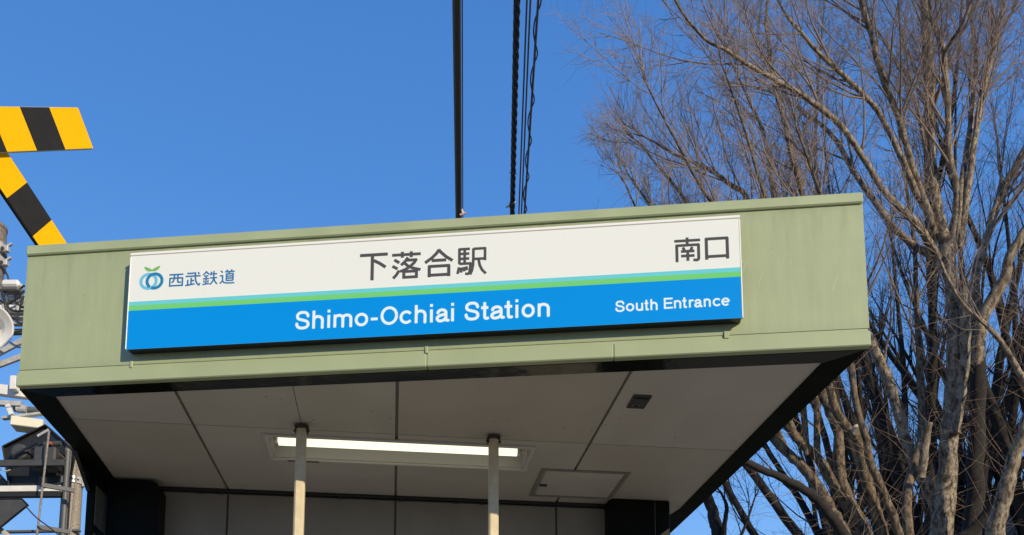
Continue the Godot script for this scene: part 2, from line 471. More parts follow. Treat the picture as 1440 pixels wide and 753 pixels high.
	# the two names in Latin letters
	lettering("Shimo-Ochiai", [0.719, 0.78, 0.79, 0.838, 0.852, 0.865, 0.878, 0.956, 0.966, 1.022, 1.031, 1.062, 1.072, 1.144, 1.150, 1.203, 1.212, 1.26, 1.2735, 1.2865, 1.298, 1.351, 1.359, 1.372], 0.0545 + up, 0.0775, 0.0060, white)
	lettering("Station", [1.414, 1.475, 1.481, 1.512, 1.518, 1.573, 1.575, 1.607, 1.617, 1.63, 1.642, 1.695, 1.706, 1.754], 0.0545 + up, 0.0775, 0.0060, white)
	lettering("South", [2.011, 2.048, 2.052, 2.085, 2.091, 2.119, 2.124, 2.141, 2.147, 2.175], 0.0575 + up, 0.0455, 0.0037, white)
	lettering("Entrance", [2.199, 2.233, 2.238, 2.266, 2.270, 2.288, 2.295, 2.313, 2.316, 2.346, 2.352, 2.379, 2.386, 2.418, 2.419, 2.452], 0.0595 + up, 0.0455, 0.0037, white)
	# a few fly specks and faint runs of dirt
	rng.seed = 77
	for k in 26:
		var x := rng.randi_range(20, 2020)
		var y := rng.randi_range(10, 330)
		img.set_pixel(x, y, img.get_pixel(x, y).darkened(0.5))
		img.set_pixel(x + 1, y, img.get_pixel(x + 1, y).darkened(0.35))
	return ImageTexture.create_from_image(img)

# old paint on the fascia: brush streaks, washed edges, a few chips and scratches
func fascia_paint() -> ImageTexture:
	var w := 1536
	var h := 224
	var im := Image.create(w, h, false, Image.FORMAT_RGB8)
	var streak := noise(0.05, 201, 3)
	var cloud := noise(0.006, 202, 4)
	var fine := noise(0.12, 203, 2)
	var dirt := noise(0.02, 204, 4)
	for y in h:
		for x in w:
			var b := 0.96 + 0.055 * streak.get_noise_2d(x, y * 0.12) + 0.06 * cloud.get_noise_2d(x, y) + 0.02 * fine.get_noise_2d(x, y)
			var run := clampf(dirt.get_noise_2d(x * 1.6, y * 0.25) - 0.12, 0, 1) * (1.0 - float(y) / h)
			var top := exp(-y / 7.0) * (0.5 + 0.5 * dirt.get_noise_2d(x * 2.0, 900.0))
			var low := exp(-(h - y) / 9.0) * 0.25
			var c := Color(0.335, 0.385, 0.220) * b
			c = c.lerp(Color(0.21, 0.225, 0.125), clampf(run * 0.7 + top * 0.65 + low, 0, 0.7))
			im.set_pixel(x, y, c.linear_to_srgb())
	rng.seed = 5
	for k in 60:
		var x := rng.randi_range(4, w - 8)
		var y := rng.randi_range(4, h - 8)
		var pale := rng.randf() < 0.6
		for j in rng.randi_range(1, 3):
			im.set_pixel(x + j, y + rng.randi_range(0, 1), Color(0.6, 0.64, 0.46).linear_to_srgb() if pale else Color(0.2, 0.2, 0.12).linear_to_srgb())
	for k in 7:
		var x := rng.randf_range(1230, 1500)
		var y := rng.randf_range(90, 170)
		var l := rng.randi_range(10, 34)
		for j in l:
			var q := Vector2i(int(x - j * 0.35), int(y + j))
			if q.y < h: im.set_pixelv(q, im.get_pixelv(q).lerp(Color(0.62, 0.66, 0.5).linear_to_srgb(), 0.4))
	return ImageTexture.create_from_image(im)

# ---------------------------------------------------------------- trees
func curve(pts: Array, n: int) -> PackedVector3Array:
	var r := PackedVector3Array()
	for k in pts.size() - 1:
		for j in n:
			r.append(pts[k].cubic_interpolate(pts[k + 1], pts[maxi(k - 1, 0)], pts[mini(k + 2, pts.size() - 1)], float(j) / n))
	r.append(pts[-1])
	return r

class Crown:
	var branch := Buf.new()
	var twig := Buf.new()
	var shoot := Buf.new()

func rnd3() -> Vector3:
	return Vector3(rng.randf_range(-1, 1), rng.randf_range(-1, 1), rng.randf_range(-1, 1))

func side(d: Vector3, ang: float) -> Vector3:      # a direction that leaves d at an angle
	var p := d.cross(rnd3() + Vector3(0.01, 0.02, 0.03)).normalized()
	return (d * cos(ang) + p * sin(ang)).normalized()

func twiglet(p: Vector3, d: Vector3, l: float, r: float, buf: Buf) -> void:
	var m := p + d * l * 0.5
	var e := m + (d + rnd3() * 0.28 + Vector3(0, 0.12, 0)).normalized() * l * 0.5
	tube(PackedVector3Array([p, m, e]), PackedFloat32Array([r, r * 0.75, r * 0.3]), 3, buf)

func twig(p: Vector3, d: Vector3, l: float, r: float, crown: Crown, dense: float) -> void:
	var pts := PackedVector3Array([p])
	var rad := PackedFloat32Array([r])
	var n := 4
	for k in n:
		d = (d + rnd3() * 0.2 + Vector3(0, 0.06, 0)).normalized()
		p += d * l / n
		pts.append(p)
		rad.append(lerpf(r, r * 0.3, float(k + 1) / n))
		var c := int(dense * DENSE * l / n * 10.0 + rng.randf())
		for j in c:
			twiglet(p - d * rng.randf() * l / n, side(d, rng.randf_range(0.35, 0.9)), rng.randf_range(0.12, 0.42) * (0.6 + 0.5 * l), r * 0.55, crown.twig)
	tube(pts, rad, 3, crown.twig)

func branch(p: Vector3, d: Vector3, l: float, r: float, crown: Crown, dense: float, up := 0.07) -> void:
	var pts := PackedVector3Array([p])
	var rad := PackedFloat32Array([r])
	var n := 7
	for k in n:
		d = (d + rnd3() * 0.15 + Vector3(0, up, 0)).normalized()
		p += d * l / n
		pts.append(p)
		rad.append(lerpf(r, 0.0035, pow(float(k + 1) / n, 0.8)))
		if k == 0 and l > 0.8: continue
		var c := int(dense * l / n * 6.5 + rng.randf())
		for j in c:
			twig(p - d * rng.randf() * l / n, side(d, rng.randf_range(0.3, 0.75)), rng.randf_range(0.3, 0.9) * clampf(0.45 + l * 0.35, 0.4, 1.3) * (1.1 - 0.4 * k / n), lerpf(0.0050, 0.0030, float(k) / n), crown, dense)
	tube(pts, rad, 5, crown.branch)

# one main limb through guide points (pixel x, pixel y, half width in pixels), from depth d0 to d1
func limb(g: Array, d0: float, d1: float, parent: Node3D, m: Material, crown: Crown, dense := 1.0, from := 0.25, spread := 1.0, called := "limb", shoots := 5.0) -> void:
	var pts := []
	var wid := []
	for k in g.size():
		var d := lerpf(d0, d1, float(k) / (g.size() - 1))
		pts.append(at(g[k].x, g[k].y, d))
		wid.append(g[k].z * d / FOCAL)
	grow_limb(pts, wid, parent, m, crown, dense, from, spread, called, shoots)

func grow_limb(pts: Array, wid: Array, parent: Node3D, m: Material, crown: Crown, dense: float, from: float, spread: float, called: String, shoots: float) -> void:
	var n := 5
	var c := curve(pts, n)
	var rad := PackedFloat32Array()
	for k in c.size():
		var f := float(k) / n
		var a := mini(int(f), wid.size() - 2)
		var w := lerpf(wid[a], wid[a + 1], f - a) * 0.94
		rad.append(w * (1.0 + rng.randf_range(-0.05, 0.05)))
		if k > 0 and k < c.size() - 1: c[k] += rnd3() * w * 0.12
	var b := Buf.new()
	tube(c, rad, 10, b, true)
	part(called, b.mesh(), m, parent)
	var total := 0.0
	for k in c.size() - 1: total += c[k].distance_to(c[k + 1])
	var run := 0.0
	for k in c.size() - 1:
		var sl := c[k].distance_to(c[k + 1])
		var d := (c[k + 1] - c[k]).normalized()
		var f := run / total
		if f > from:
			var count := int(sl * 4.0 * dense + rng.randf())
			for j in count:
				var q := c[k].lerp(c[k + 1], rng.randf())
				var l := rng.randf_range(0.8, 3.0) * (1.1 - 0.45 * f) * spread
				branch(q, side(d, rng.randf_range(0.25, 0.7)), l, clampf(rad[k] * 0.42, 0.005, 0.024), crown, dense)
		var ns := int(sl * shoots * 2.0 + rng.randf())
		for j in ns:
			twiglet(c[k].lerp(c[k + 1], rng.randf()), (side(d, rng.randf_range(0.9, 1.5)) + Vector3(0, 0.1, 0)).normalized(), rng.randf_range(0.2, 1.2), 0.0034, crown.shoot)
		run += sl
	if called == "limb":     # the tip goes on as fine branches
		var d2 := (c[-1] - c[-2]).normalized()
		for j in 3: branch(c[-1], side(d2, 0.25), 0.65 * spread, maxf(rad[-1] * 0.8, 0.006), crown, dense)

func finish_tree(t: Node3D, crown: Crown, bm: Material, tm: Material, sm: Material) -> void:
	for q in [["branches", crown.branch, bm], ["twigs", crown.twig, tm], ["shoots", crown.shoot, sm]]:
		if q[1].v.size() == 0: continue
		var o := part(q[0], q[1].mesh(), q[2], t)
		o.set_meta("kind", "stuff")

func P(list: Array) -> Array:
	var r := []
	for k in range(0, list.size(), 3): r.append(Vector3(list[k], list[k + 1], list[k + 2]))
	return r

func trunk_to_ground(t: Node3D, top: Vector3, r: float, m: Material) -> void:
	var b := Buf.new()
	var n := 9
	var pts := PackedVector3Array()
	var rad := PackedFloat32Array()
	for k in n + 1:
		var f := float(k) / n
		pts.append(Vector3(top.x + 0.05 * sin(f * 5.0), lerpf(-0.1, top.y, f), top.z))
		rad.append(r * (1.0 + 0.55 * pow(1.0 - f, 4.0)) * rng.randf_range(0.97, 1.03))
	tube(pts, rad, 14, b, true)
	part("trunk", b.mesh(), m, t)

# a tree with nothing traced: a vase of limbs from one fork
func vase_tree(called: String, label: String, foot: Vector3, fork: float, limbs: int, length: float, r: float, m: Material, bm: Material, tm: Material, dense: float, seed_: int, tilt0 := 0.15, tilt1 := 0.6) -> void:
	rng.seed = seed_
	var t := thing(called, label, "tree")
	var crown := Crown.new()
	trunk_to_ground(t, foot + Vector3(0, fork, 0), r, m)
	for k in limbs:
		var az := TAU * k / limbs + rng.randf_range(-0.3, 0.3)
		var tl := rng.randf_range(tilt0, tilt1)
		var d := Vector3(sin(tl) * cos(az), cos(tl), sin(tl) * sin(az))
		var p := foot + Vector3(0, fork - rng.randf_range(0.1, 0.9), 0)
		var l := length * rng.randf_range(0.75, 1.05) * (1.0 - 0.18 * tl)
		var pts := []
		var wid := []
		for j in 8:
			pts.append(p)
			wid.append(lerpf(r * 0.42, 0.012, pow(j / 7.0, 0.8)))
			d = (d + rnd3() * 0.13 + Vector3(0, 0.05, 0)).normalized()
			p += d * l / 7.0
		grow_limb(pts, wid, t, m, crown, dense, 0.22, 1.15, "limb", 2.0)
	finish_tree(t, crown, bm, tm, tm)

# ---------------------------------------------------------------- build
func _ready() -> void:
	materials()
	camera_sky_sun()
	ground()
	canopy()
	station_sign()
	under_canopy()
	crossing()
	signal_gear()
	cables()
	trees()
	house()

func camera_sky_sun() -> void:
	var cam := Camera3D.new()
	cam.name = "camera"
	add_child(cam)
	cam.position = EYE
	cam.rotation.x = PITCH
	cam.projection = Camera3D.PROJECTION_FRUSTUM
	cam.keep_aspect = Camera3D.KEEP_HEIGHT
	cam.near = 0.05
	cam.far = 2000.0
	cam.size = 0.05 * 753.0 / FOCAL
	cam.frustum_offset = Vector2(0, 0.05 * (940.0 - 376.5) / FOCAL)
	cam.current = true
	# a clear winter sky: deep blue overhead, paler and whiter towards the horizon
	var stops := [[-90.0, Color(0.10, 0.095, 0.085)], [-2.0, Color(0.16, 0.17, 0.17)], [0.0, Color(0.46, 0.60, 0.78)], [7.0, Color(0.33, 0.56, 0.90)], [17.0, Color(0.185, 0.445, 0.93)],
		[25.0, Color(0.118, 0.335, 0.80)], [34.0, Color(0.084, 0.265, 0.69)], [44.0, Color(0.065, 0.217, 0.60)], [65.0, Color(0.052, 0.175, 0.50)], [90.0, Color(0.042, 0.145, 0.43)]]
	var pano := Image.create(16, 1024, false, Image.FORMAT_RGBF)
	for y in 1024:
		var el := 90.0 - (y + 0.5) / 1024.0 * 180.0
		var c: Color = stops[0][1]
		for k in stops.size() - 1:
			if el >= stops[k][0] and el <= stops[k + 1][0]: c = stops[k][1].lerp(stops[k + 1][1], (el - stops[k][0]) / (stops[k + 1][0] - stops[k][0]))
		for x in 16: pano.set_pixel(x, y, c)
	var sky := PanoramaSkyMaterial.new()
	sky.panorama = ImageTexture.create_from_image(pano)
	var e := Environment.new()
	e.background_mode = Environment.BG_SKY
	e.sky = Sky.new()
	e.sky.sky_material = sky
	e.tonemap_mode = Environment.TONE_MAPPER_LINEAR
	e.tonemap_exposure = 1.0
	e.sdfgi_enabled = true
	e.ssao_enabled = true
	e.ssil_enabled = true
	var we := WorldEnvironment.new()
	we.name = "world_environment"
	we.environment = e
	add_child(we)
	var sun := DirectionalLight3D.new()
	sun.name = "sun"
	add_child(sun)
	sun.basis = Basis.looking_at(-Vector3(0.56, 0.358, 0.748).normalized(), Vector3.UP)
	sun.light_energy = 1.5
	sun.light_color = Color(1.0, 0.93, 0.80)
	sun.light_angular_distance = 0.5
	sun.shadow_enabled = true

func ground() -> void:
	var g := PlaneMesh.new()
	g.size = Vector2(1600, 1600)
	struct("ground", g, M.soil, Vector3(0, -0.012, 0))
	var road := PlaneMesh.new()
	road.size = Vector2(160, 7.0)
	struct("road", road, M.asphalt, Vector3(0, -0.004, 4.2))
	var pav := Buf.new()
	box(60, 0.13, 9.0, 0.015, pav, Vector3(6, 0.065 - 0.13, -4.0))
	struct("pavement", pav.mesh(), M.paving, Vector3(0, 0.12, 0))
	for k in 2:
		var ln := PlaneMesh.new()
		ln.size = Vector2(160, 0.12)
		struct("road_marking", ln, M.line, Vector3(0, 0.0, 1.2 + 6.0 * k))

func fascia_frame() -> Transform3D:      # x along the fascia, z out of it, in the canopy's own axes
	var a := Vector3(-1.603, 0, -3.979)
	var fd := (Vector3(1.8, 0, -3.174) - a).normalized()
	return Transform3D(Basis(fd, Vector3.UP, Vector3(-fd.z, 0, fd.x)), a)

func canopy() -> void:
	var c := thing("station_canopy", "sage green boxed entrance canopy with black soffit edge, seen from below", "canopy", Vector3.ZERO, TURN)
	var fr := fascia_frame()
	var W := 3.497
	var back := -6.6
	# fascia: panel, cap, bottom trim
	var fp := StandardMaterial3D.new()
	fp.albedo_texture = fascia_paint()
	fp.roughness = 0.42
	fp.normal_enabled = true
	fp.normal_texture = bumptex(0.006, 61, 0.6)
	fp.normal_scale = 0.5
	var pb := Buf.new()
	box(W - 0.012, 0.517, 0.03, 0.003, pb)
	var pan := Buf.new()
	pan.quad(Vector3(0.012, 3.371, 0), Vector3(W - 0.004, 3.371, 0), Vector3(W - 0.004, 3.889, 0), Vector3(0.012, 3.889, 0), Vector3.BACK)
	var o := part("fascia_panel", pan.mesh(), fp, c)
	o.transform = fr
	var bk := Buf.new()
	box(W - 0.016, 0.60, 0.03, 0.003, bk, Vector3(W / 2, 3.62, -0.0175))
	o = part("fascia_backing", bk.mesh(), M.green, c)
	o.transform = fr
	var cap := Buf.new()
	box(W - 0.014, 0.045, 0.05, 0.005, cap, Vector3(W / 2 + 0.003, 3.9095, -0.013))
	o = part("top_trim", cap.mesh(), M.green, c)
	o.transform = fr
	# the bottom trim in lengths, with small joint covers
	var cuts := [0.0, 1.763, 2.513, W]
	for k in 3:
		var tb := Buf.new()
		box(cuts[k + 1] - cuts[k] - 0.0007, 0.060, 0.036, 0.004, tb, Vector3((cuts[k] + cuts[k + 1]) / 2, 3.33, -0.016))
		o = part("bottom_trim", tb.mesh(), M.green, c)
		o.transform = fr
	for s in [0.512, 1.763, 2.952]:
		var jb := Buf.new()
		box(0.020 if s > 2.9 else 0.013, 0.030, 0.006, 0.002, jb, Vector3(s, 3.370, 0.003))
		o = part("joint_cover", jb.mesh(), M.green, c)
		o.transform = fr
	var A := Vector2(-1.603, -3.979)
	var B := Vector2(1.8, -3.174)
	var n2 := Vector2(-0.2302, 0.9731)
	var Ai := A - n2 * 0.036
	var Bi := B - n2 * 0.036
	# roof, side and rear faces
	part("roof", prism(PackedVector2Array([Ai + Vector2(0.012, 0), Bi - Vector2(0.012, 0), Vector2(1.79, back), Vector2(-1.6, back)]), 3.885, 3.925), M.green, c)
	part("side_fascia", prism(PackedVector2Array([A + Vector2(0.0, -0.04), A + Vector2(0.025, -0.04), Vector2(-1.595, back), Vector2(-1.62, back)]), 3.324, 3.883), M.green, c)
	part("side_fascia", prism(PackedVector2Array([B + Vector2(-0.025, -0.03), B + Vector2(0, -0.03), Vector2(1.81, back), Vector2(1.785, back)]), 3.324, 3.883), M.green, c)
	part("rear_fascia", prism(PackedVector2Array([Vector2(-1.595, back), Vector2(1.785, back), Vector2(1.785, back + 0.025), Vector2(-1.595, back + 0.025)]), 3.324, 3.883), M.green, c)
	# glossy black border of the soffit; its inner outline is the ceiling's
	var fl := Vector2(-1.478, -4.069)
	var f_r := Vector2(1.684, -3.338)
	var bend := Vector2(1.712, -5.31)
	var y0 := 3.300
	var y1 := 3.322
	part("soffit_edge", prism(PackedVector2Array([Ai + Vector2(0.003, 0), Bi - Vector2(0.001, 0), f_r, fl]), y0, y1), M.under, c)
	part("soffit_edge", prism(PackedVector2Array([Vector2(-1.6, -4.015), fl, Vector2(-1.535, -5.2), Vector2(-1.55, back), Vector2(-1.618, back)]), y0, y1), M.under_side, c)
	part("soffit_edge", prism(PackedVector2Array([f_r, Vector2(1.799, -3.21), Vector2(1.806, -5.325), bend]), y0, y1), M.under_side, c)
	part("soffit_edge", prism(PackedVector2Array([bend + Vector2(0, -0.004), Vector2(1.806, -5.329), Vector2(1.809, back), Vector2(1.60, back), Vector2(1.62, -5.9)]), y0, y1), M.under_side, c)
	var tri := plate(PackedVector2Array([Vector2(4.74, 3.3), Vector2(5.02, 3.3), Vector2(5.02, 3.17), Vector2(4.97, 3.17)]), -0.01, 0.01)
	o = part("gusset", tri, M.under, c)
	o.transform = Transform3D(Basis(Vector3(0, 0, -1), Vector3.UP, Vector3(1, 0, 0)), Vector3(-1.606, 0, 0))
	# the ceiling panels between recessed joints
	var inner := PackedVector2Array([fl + Vector2(-0.02, 0.02), f_r + Vector2(0.02, 0.02), bend + Vector2(0.02, 0), Vector2(1.64, -6.3), Vector2(-1.555, -6.3), Vector2(-1.545, -5.2)])
	var us := [-1.7, -0.949, -0.003, 0.946, 1.9]
	var vs := [3.0, 4.331, 5.272, 6.3]
	var lightbox := PackedVector2Array([Vector2(-0.637, -4.40), Vector2(0.68, -4.40), Vector2(0.68, -4.735), Vector2(-0.637, -4.735)])
	var tones := []
	for k in 3:
		var tm: StandardMaterial3D = M.ceiling.duplicate()
		tm.albedo_color = [Color(1, 1, 1), Color(0.96, 0.955, 0.94), Color(0.985, 0.99, 0.975)][k]
		tones.append(tm)
	for i in 4:
		for j in 3:
			var g := 0.007
			var gv := 0.003
			var cell := PackedVector2Array([Vector2(us[i] + g, -vs[j] - gv), Vector2(us[i + 1] - g, -vs[j] - gv), Vector2(us[i + 1] - g, -vs[j + 1] + gv), Vector2(us[i] + g, -vs[j + 1] + gv)])
			var cells := [cell]
			if i == 1 and j == 0:      # one front panel is cracked in line with the left post
				cells = [PackedVector2Array([cell[0], Vector2(-0.438, cell[0].y), Vector2(-0.448, cell[2].y), cell[3]]), PackedVector2Array([Vector2(-0.4345, cell[0].y), cell[1], cell[2], Vector2(-0.4455, cell[2].y)])]
			if i == 3 and j == 1:
				pass
			for q in cells:
				for r in Geometry2D.intersect_polygons(q, inner):
					var w := [r]
					if j == 1: w = Geometry2D.clip_polygons(r, lightbox)
					for z in w:
						if z.size() > 2: part("ceiling_panel", prism(z, 3.308, 3.317), tones[(i * 2 + j) % 3], c)
	for r in Geometry2D.clip_polygons(inner, PackedVector2Array([Vector2(-0.637, -4.40), Vector2(0.68, -4.40), Vector2(0.68, -4.735), Vector2(-0.637, -4.735)])):
		if not Geometry2D.is_polygon_clockwise(r) and r.size() > 4: pass
	# joint backing, laid as strips so that the lamp's recess stays open
	for q in [[-1.6, 1.75, 3.2, 4.398], [-1.6, -0.64, 4.398, 4.737], [0.683, 1.75, 4.398, 4.737], [-1.6, 1.75, 4.737, 6.3]]:
		for r in Geometry2D.intersect_polygons(PackedVector2Array([Vector2(q[0], -q[2]), Vector2(q[1], -q[2]), Vector2(q[1], -q[3]), Vector2(q[0], -q[3])]), inner):
			part("joint_backing", prism(r, 3.320, 3.326), M.joint, c)
	# access hatch
	var hatch := part("access_hatch", box(0.425, 0.006, 0.405, 0.002), M.ceiling, c, Vector3(1.009, 3.3065, -4.936))
	for q in [[0.487, 0.022, 0, 0.2175], [0.487, 0.022, 0, -0.2175], [0.022, 0.413, -0.2325, 0], [0.022, 0.413, 0.2325, 0]]:
		part("hatch_frame", box(q[0], 0.010, q[1], 0.002), M.joint, hatch, Vector3(q[2], -0.0015, q[3]))
	part("latch", box(0.045, 0.012, 0.016, 0.004), M.dark, hatch, Vector3(-0.195, -0.008, -0.02))
	# specks, screws
	rng.seed = 31
	for k in 16:
		var s := lathe(PackedVector2Array([Vector2(0.0, -0.002), Vector2(0.004, -0.001), Vector2(0.0045, 0.001)]), 8)
		part("screw", s, M.joint, c, Vector3(rng.randf_range(-1.2, 1.4), 3.3078, rng.randf_range(-4.25, -3.95)))

func station_sign() -> void:
	var fr := Transform3D(Basis(Vector3.UP, TURN), Vector3.ZERO) * fascia_frame()
	var s := thing("station_sign", "long white and blue station name sign with a green stripe, on the canopy front", "sign")
	s.transform = fr * Transform3D(Basis.IDENTITY, Vector3(0.511 + SW / 2, 3.4115 + SH / 2, 0))
	var fm := StandardMaterial3D.new()
	fm.albedo_texture = sign_print()
	fm.roughness = 0.27
	fm.metallic_specular = 0.4
	var b := Buf.new()
	box(SW - 0.004, SH - 0.004, 0.0485, 0.002, b, Vector3(0, 0, 0.0263))
	part("light_box", b.mesh(), M.black, s)
	var f := Buf.new()
	f.quad(Vector3(-SW / 2, -SH / 2, 0.052), Vector3(SW / 2, -SH / 2, 0.052), Vector3(SW / 2, SH / 2, 0.052), Vector3(-SW / 2, SH / 2, 0.052), Vector3.BACK)
	part("face", f.mesh(), fm, s)
	var t := Buf.new()
	box(SW + 0.006, 0.013, 0.022, 0.002, t, Vector3(0, SH / 2 - 0.005, 0.0445))
	part("frame", t.mesh(), M.white_frame, s)
	for k in [-1, 1]:
		var e := Buf.new()
		box(0.006, SH - 0.016, 0.014, 0.002, e, Vector3(k * (SW / 2 + 0.001), -0.007, 0.0465))
		part("frame", e.mesh(), M.white_frame, s)

func under_canopy() -> void:
	# recessed lamp
	var l := thing("ceiling_lamp", "long recessed fluorescent lamp glowing in the canopy ceiling behind two posts", "ceiling lamp", Vector3(0.0215, 0, -4.5675).rotated(Vector3.UP, TURN), TURN)
	for q in [[1.332, 0.02, 0, 0.163], [1.332, 0.02, 0, -0.163], [0.02, 0.304, -0.656, 0], [0.02, 0.304, 0.656, 0]]:
		part("frame", box(q[0], 0.014, q[1], 0.003), M.lamp_white, l, Vector3(q[2], 3.303, q[3]))
	part("reflector", box(1.29, 0.006, 0.304, 0.002), M.lamp_white, l, Vector3(0, 3.375, 0))
	for q in [[1.29, 0.065, 0.006, 0, 0.151], [1.29, 0.065, 0.006, 0, -0.151], [0.006, 0.065, 0.292, -0.644, 0], [0.006, 0.065, 0.292, 0.644, 0]]:
		part("trough_side", box(q[0], q[1], q[2], 0.001), M.lamp_white, l, Vector3(q[3], 3.341, q[4]))
	var glow := StandardMaterial3D.new()
	glow.albedo_color = Color(0.9, 0.9, 0.88)
	glow.emission_enabled = true
	glow.emission = Color(1.0, 0.985, 0.86)
	glow.emission_energy_multiplier = 1.15
	part("tube", rod(Vector3(-0.6, 0, 0), Vector3(0.6, 0, 0), 0.023, -1.0, 20), glow, l, Vector3(0.0, 3.318, 0.055))
	for s in [-1, 1]:
		part("tube_holder", box(0.022, 0.05, 0.04, 0.004), M.lamp_white, l, Vector3(s * 0.614, 3.335, 0.055))
	part("tube_cap", rod(Vector3(0.585, 0, 0), Vector3(0.6005, 0, 0), 0.0236), M.lamp_white, l, Vector3(0.0, 3.318, 0.055))
	part("rating_label", box(0.16, 0.001, 0.018, 0.0004), M.grey_steel, l, Vector3(-0.5, 3.2945, -0.163))
	var al := AreaLight3D.new()
	al.name = "tube_light"
	l.add_child(al)
	al.area_size = Vector2(1.2, 0.033)
	al.position = Vector3(0, 3.298, 0.055)
	al.rotation.x = -PI / 2
	al.light_energy = 0.05
	al.light_color = Color(1.0, 0.985, 0.88)
	al.shadow_enabled = true
	al.area_range = 12.0
	# square plate of a sensor
	var d := thing("sensor_plate", "small square dark grey sensor plate with a round eye, set in the canopy ceiling", "sensor", Vector3(1.055, 3.304, -3.806).rotated(Vector3.UP, TURN), TURN)
	part("plate", box(0.082, 0.008, 0.134, 0.003), M.plate, d)
	part("slot", box(0.07, 0.004, 0.014, 0.001), M.black, d, Vector3(0, -0.0038, 0.053))
	part("inner_plate", box(0.062, 0.004, 0.052, 0.001), M.plate, d, Vector3(0, -0.0042, 0.014))
	part("eye_ring", box(0.046, 0.004, 0.024, 0.002), M.grey_steel, d, Vector3(0, -0.0042, -0.03))
	part("eye", lathe(PackedVector2Array([Vector2(0.0, -0.004), Vector2(0.008, -0.003), Vector2(0.010, 0.0)]), 14), M.black, d, Vector3(-0.006, -0.0062, -0.03))
	part("eye", lathe(PackedVector2Array([Vector2(0.0, -0.003), Vector2(0.005, -0.002), Vector2(0.006, 0.0)]), 12), M.black, d, Vector3(0.014, -0.0062, -0.03))
	# two square posts
	for q in [[-0.444, "left", 4.268, "cream painted steel post with rusty bracket, nearest the left end of the canopy"], [0.462, "right", 4.284, "cream painted steel post with rusty bracket, near the right end of the ceiling lamp"]]:
		var p := thing("support_post", q[3], "post", Vector3(q[0], 0.12, -q[2]).rotated(Vector3.UP, TURN), TURN, "steel posts under the canopy")
		part("shaft", box(0.047, 3.17, 0.047, 0.008), M.post, p, Vector3(0, 1.585, 0))
		part("bracket", box(0.064, 0.008, 0.06, 0.002), M.rust, p, Vector3(0, 3.174, 0))
		for s in [-1, 1]:
			part("bracket_ear", box(0.006, 0.026, 0.04, 0.002), M.rust, p, Vector3(s * 0.0268, 3.158, 0))
			part("bolt", rod(Vector3(s * 0.029, 3.157, 0), Vector3(s * 0.036, 3.157, 0), 0.006, -1.0, 6), M.rust, p)
	# rear wall of upright panels
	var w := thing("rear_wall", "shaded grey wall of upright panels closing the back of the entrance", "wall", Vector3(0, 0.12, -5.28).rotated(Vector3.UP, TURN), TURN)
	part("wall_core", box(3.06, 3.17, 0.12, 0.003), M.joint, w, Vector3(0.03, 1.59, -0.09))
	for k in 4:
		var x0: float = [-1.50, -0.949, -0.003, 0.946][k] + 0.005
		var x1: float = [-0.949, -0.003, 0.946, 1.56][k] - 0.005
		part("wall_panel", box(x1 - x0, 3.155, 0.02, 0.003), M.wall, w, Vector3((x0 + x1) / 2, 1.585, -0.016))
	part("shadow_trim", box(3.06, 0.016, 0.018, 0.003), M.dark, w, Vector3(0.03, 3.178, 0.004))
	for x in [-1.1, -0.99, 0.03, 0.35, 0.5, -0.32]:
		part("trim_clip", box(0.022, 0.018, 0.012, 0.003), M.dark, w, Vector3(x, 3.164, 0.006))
	# pillars
	var a := thing("black_pillar", "glossy black pillar with rounded shoulder at the left end of the rear wall", "pillar", Vector3(-1.42, 0.12, -5.2).rotated(Vector3.UP, TURN), TURN)
	var out := PackedVector2Array([Vector2(-0.137, 0), Vector2(0.137, 0), Vector2(0.137, 3.10)])
	for k in 7:
		var an := PI / 2 * k / 6.0
		out.append(Vector2(0.137 - 0.055 + 0.055 * cos(an), 3.115 + 0.055 * sin(an)))
	out.append(Vector2(-0.137, 3.17))
	part("shaft", plate(out, -0.07, 0.065), M.pillar, a)
	var b := thing("black_pillar", "glossy black square pillar at the right end of the rear wall", "pillar", Vector3(1.4215, 0.12, -5.225).rotated(Vector3.UP, TURN), TURN)
	part("shaft", box(0.272, 3.186, 0.14, 0.006), M.pillar, b, Vector3(-0.0455, 1.593, 0))
	part("shaft", box(0.088, 3.186, 0.134, 0.006), M.pillar, b, Vector3(0.138, 1.593, 0))
	part("joint_strip", box(0.005, 3.186, 0.12, 0.001), M.grey_steel, b, Vector3(0.0922, 1.593, 0.004))
	# glazed return beside the left pillar
	var g := thing("side_screen", "narrow dark green glazed screen with painted pale reflections at the left edge below the canopy", "screen", Vector3(-1.60, 0.12, -5.13).rotated(Vector3.UP, TURN), TURN)
	part("frame", box(0.04, 3.18, 0.27, 0.004), M.pillar, g, Vector3(0, 1.59, 0))
	for k in 5:
		part("pane", box(0.006, 0.215 if k < 1 else 0.42, 0.19, 0.003), M.pane, g, Vector3(0.0225, 2.985 if k == 0 else 3.055 - k * 0.5 + 0.07, 0.03))  # paler plates painted in for the reflections in the screen

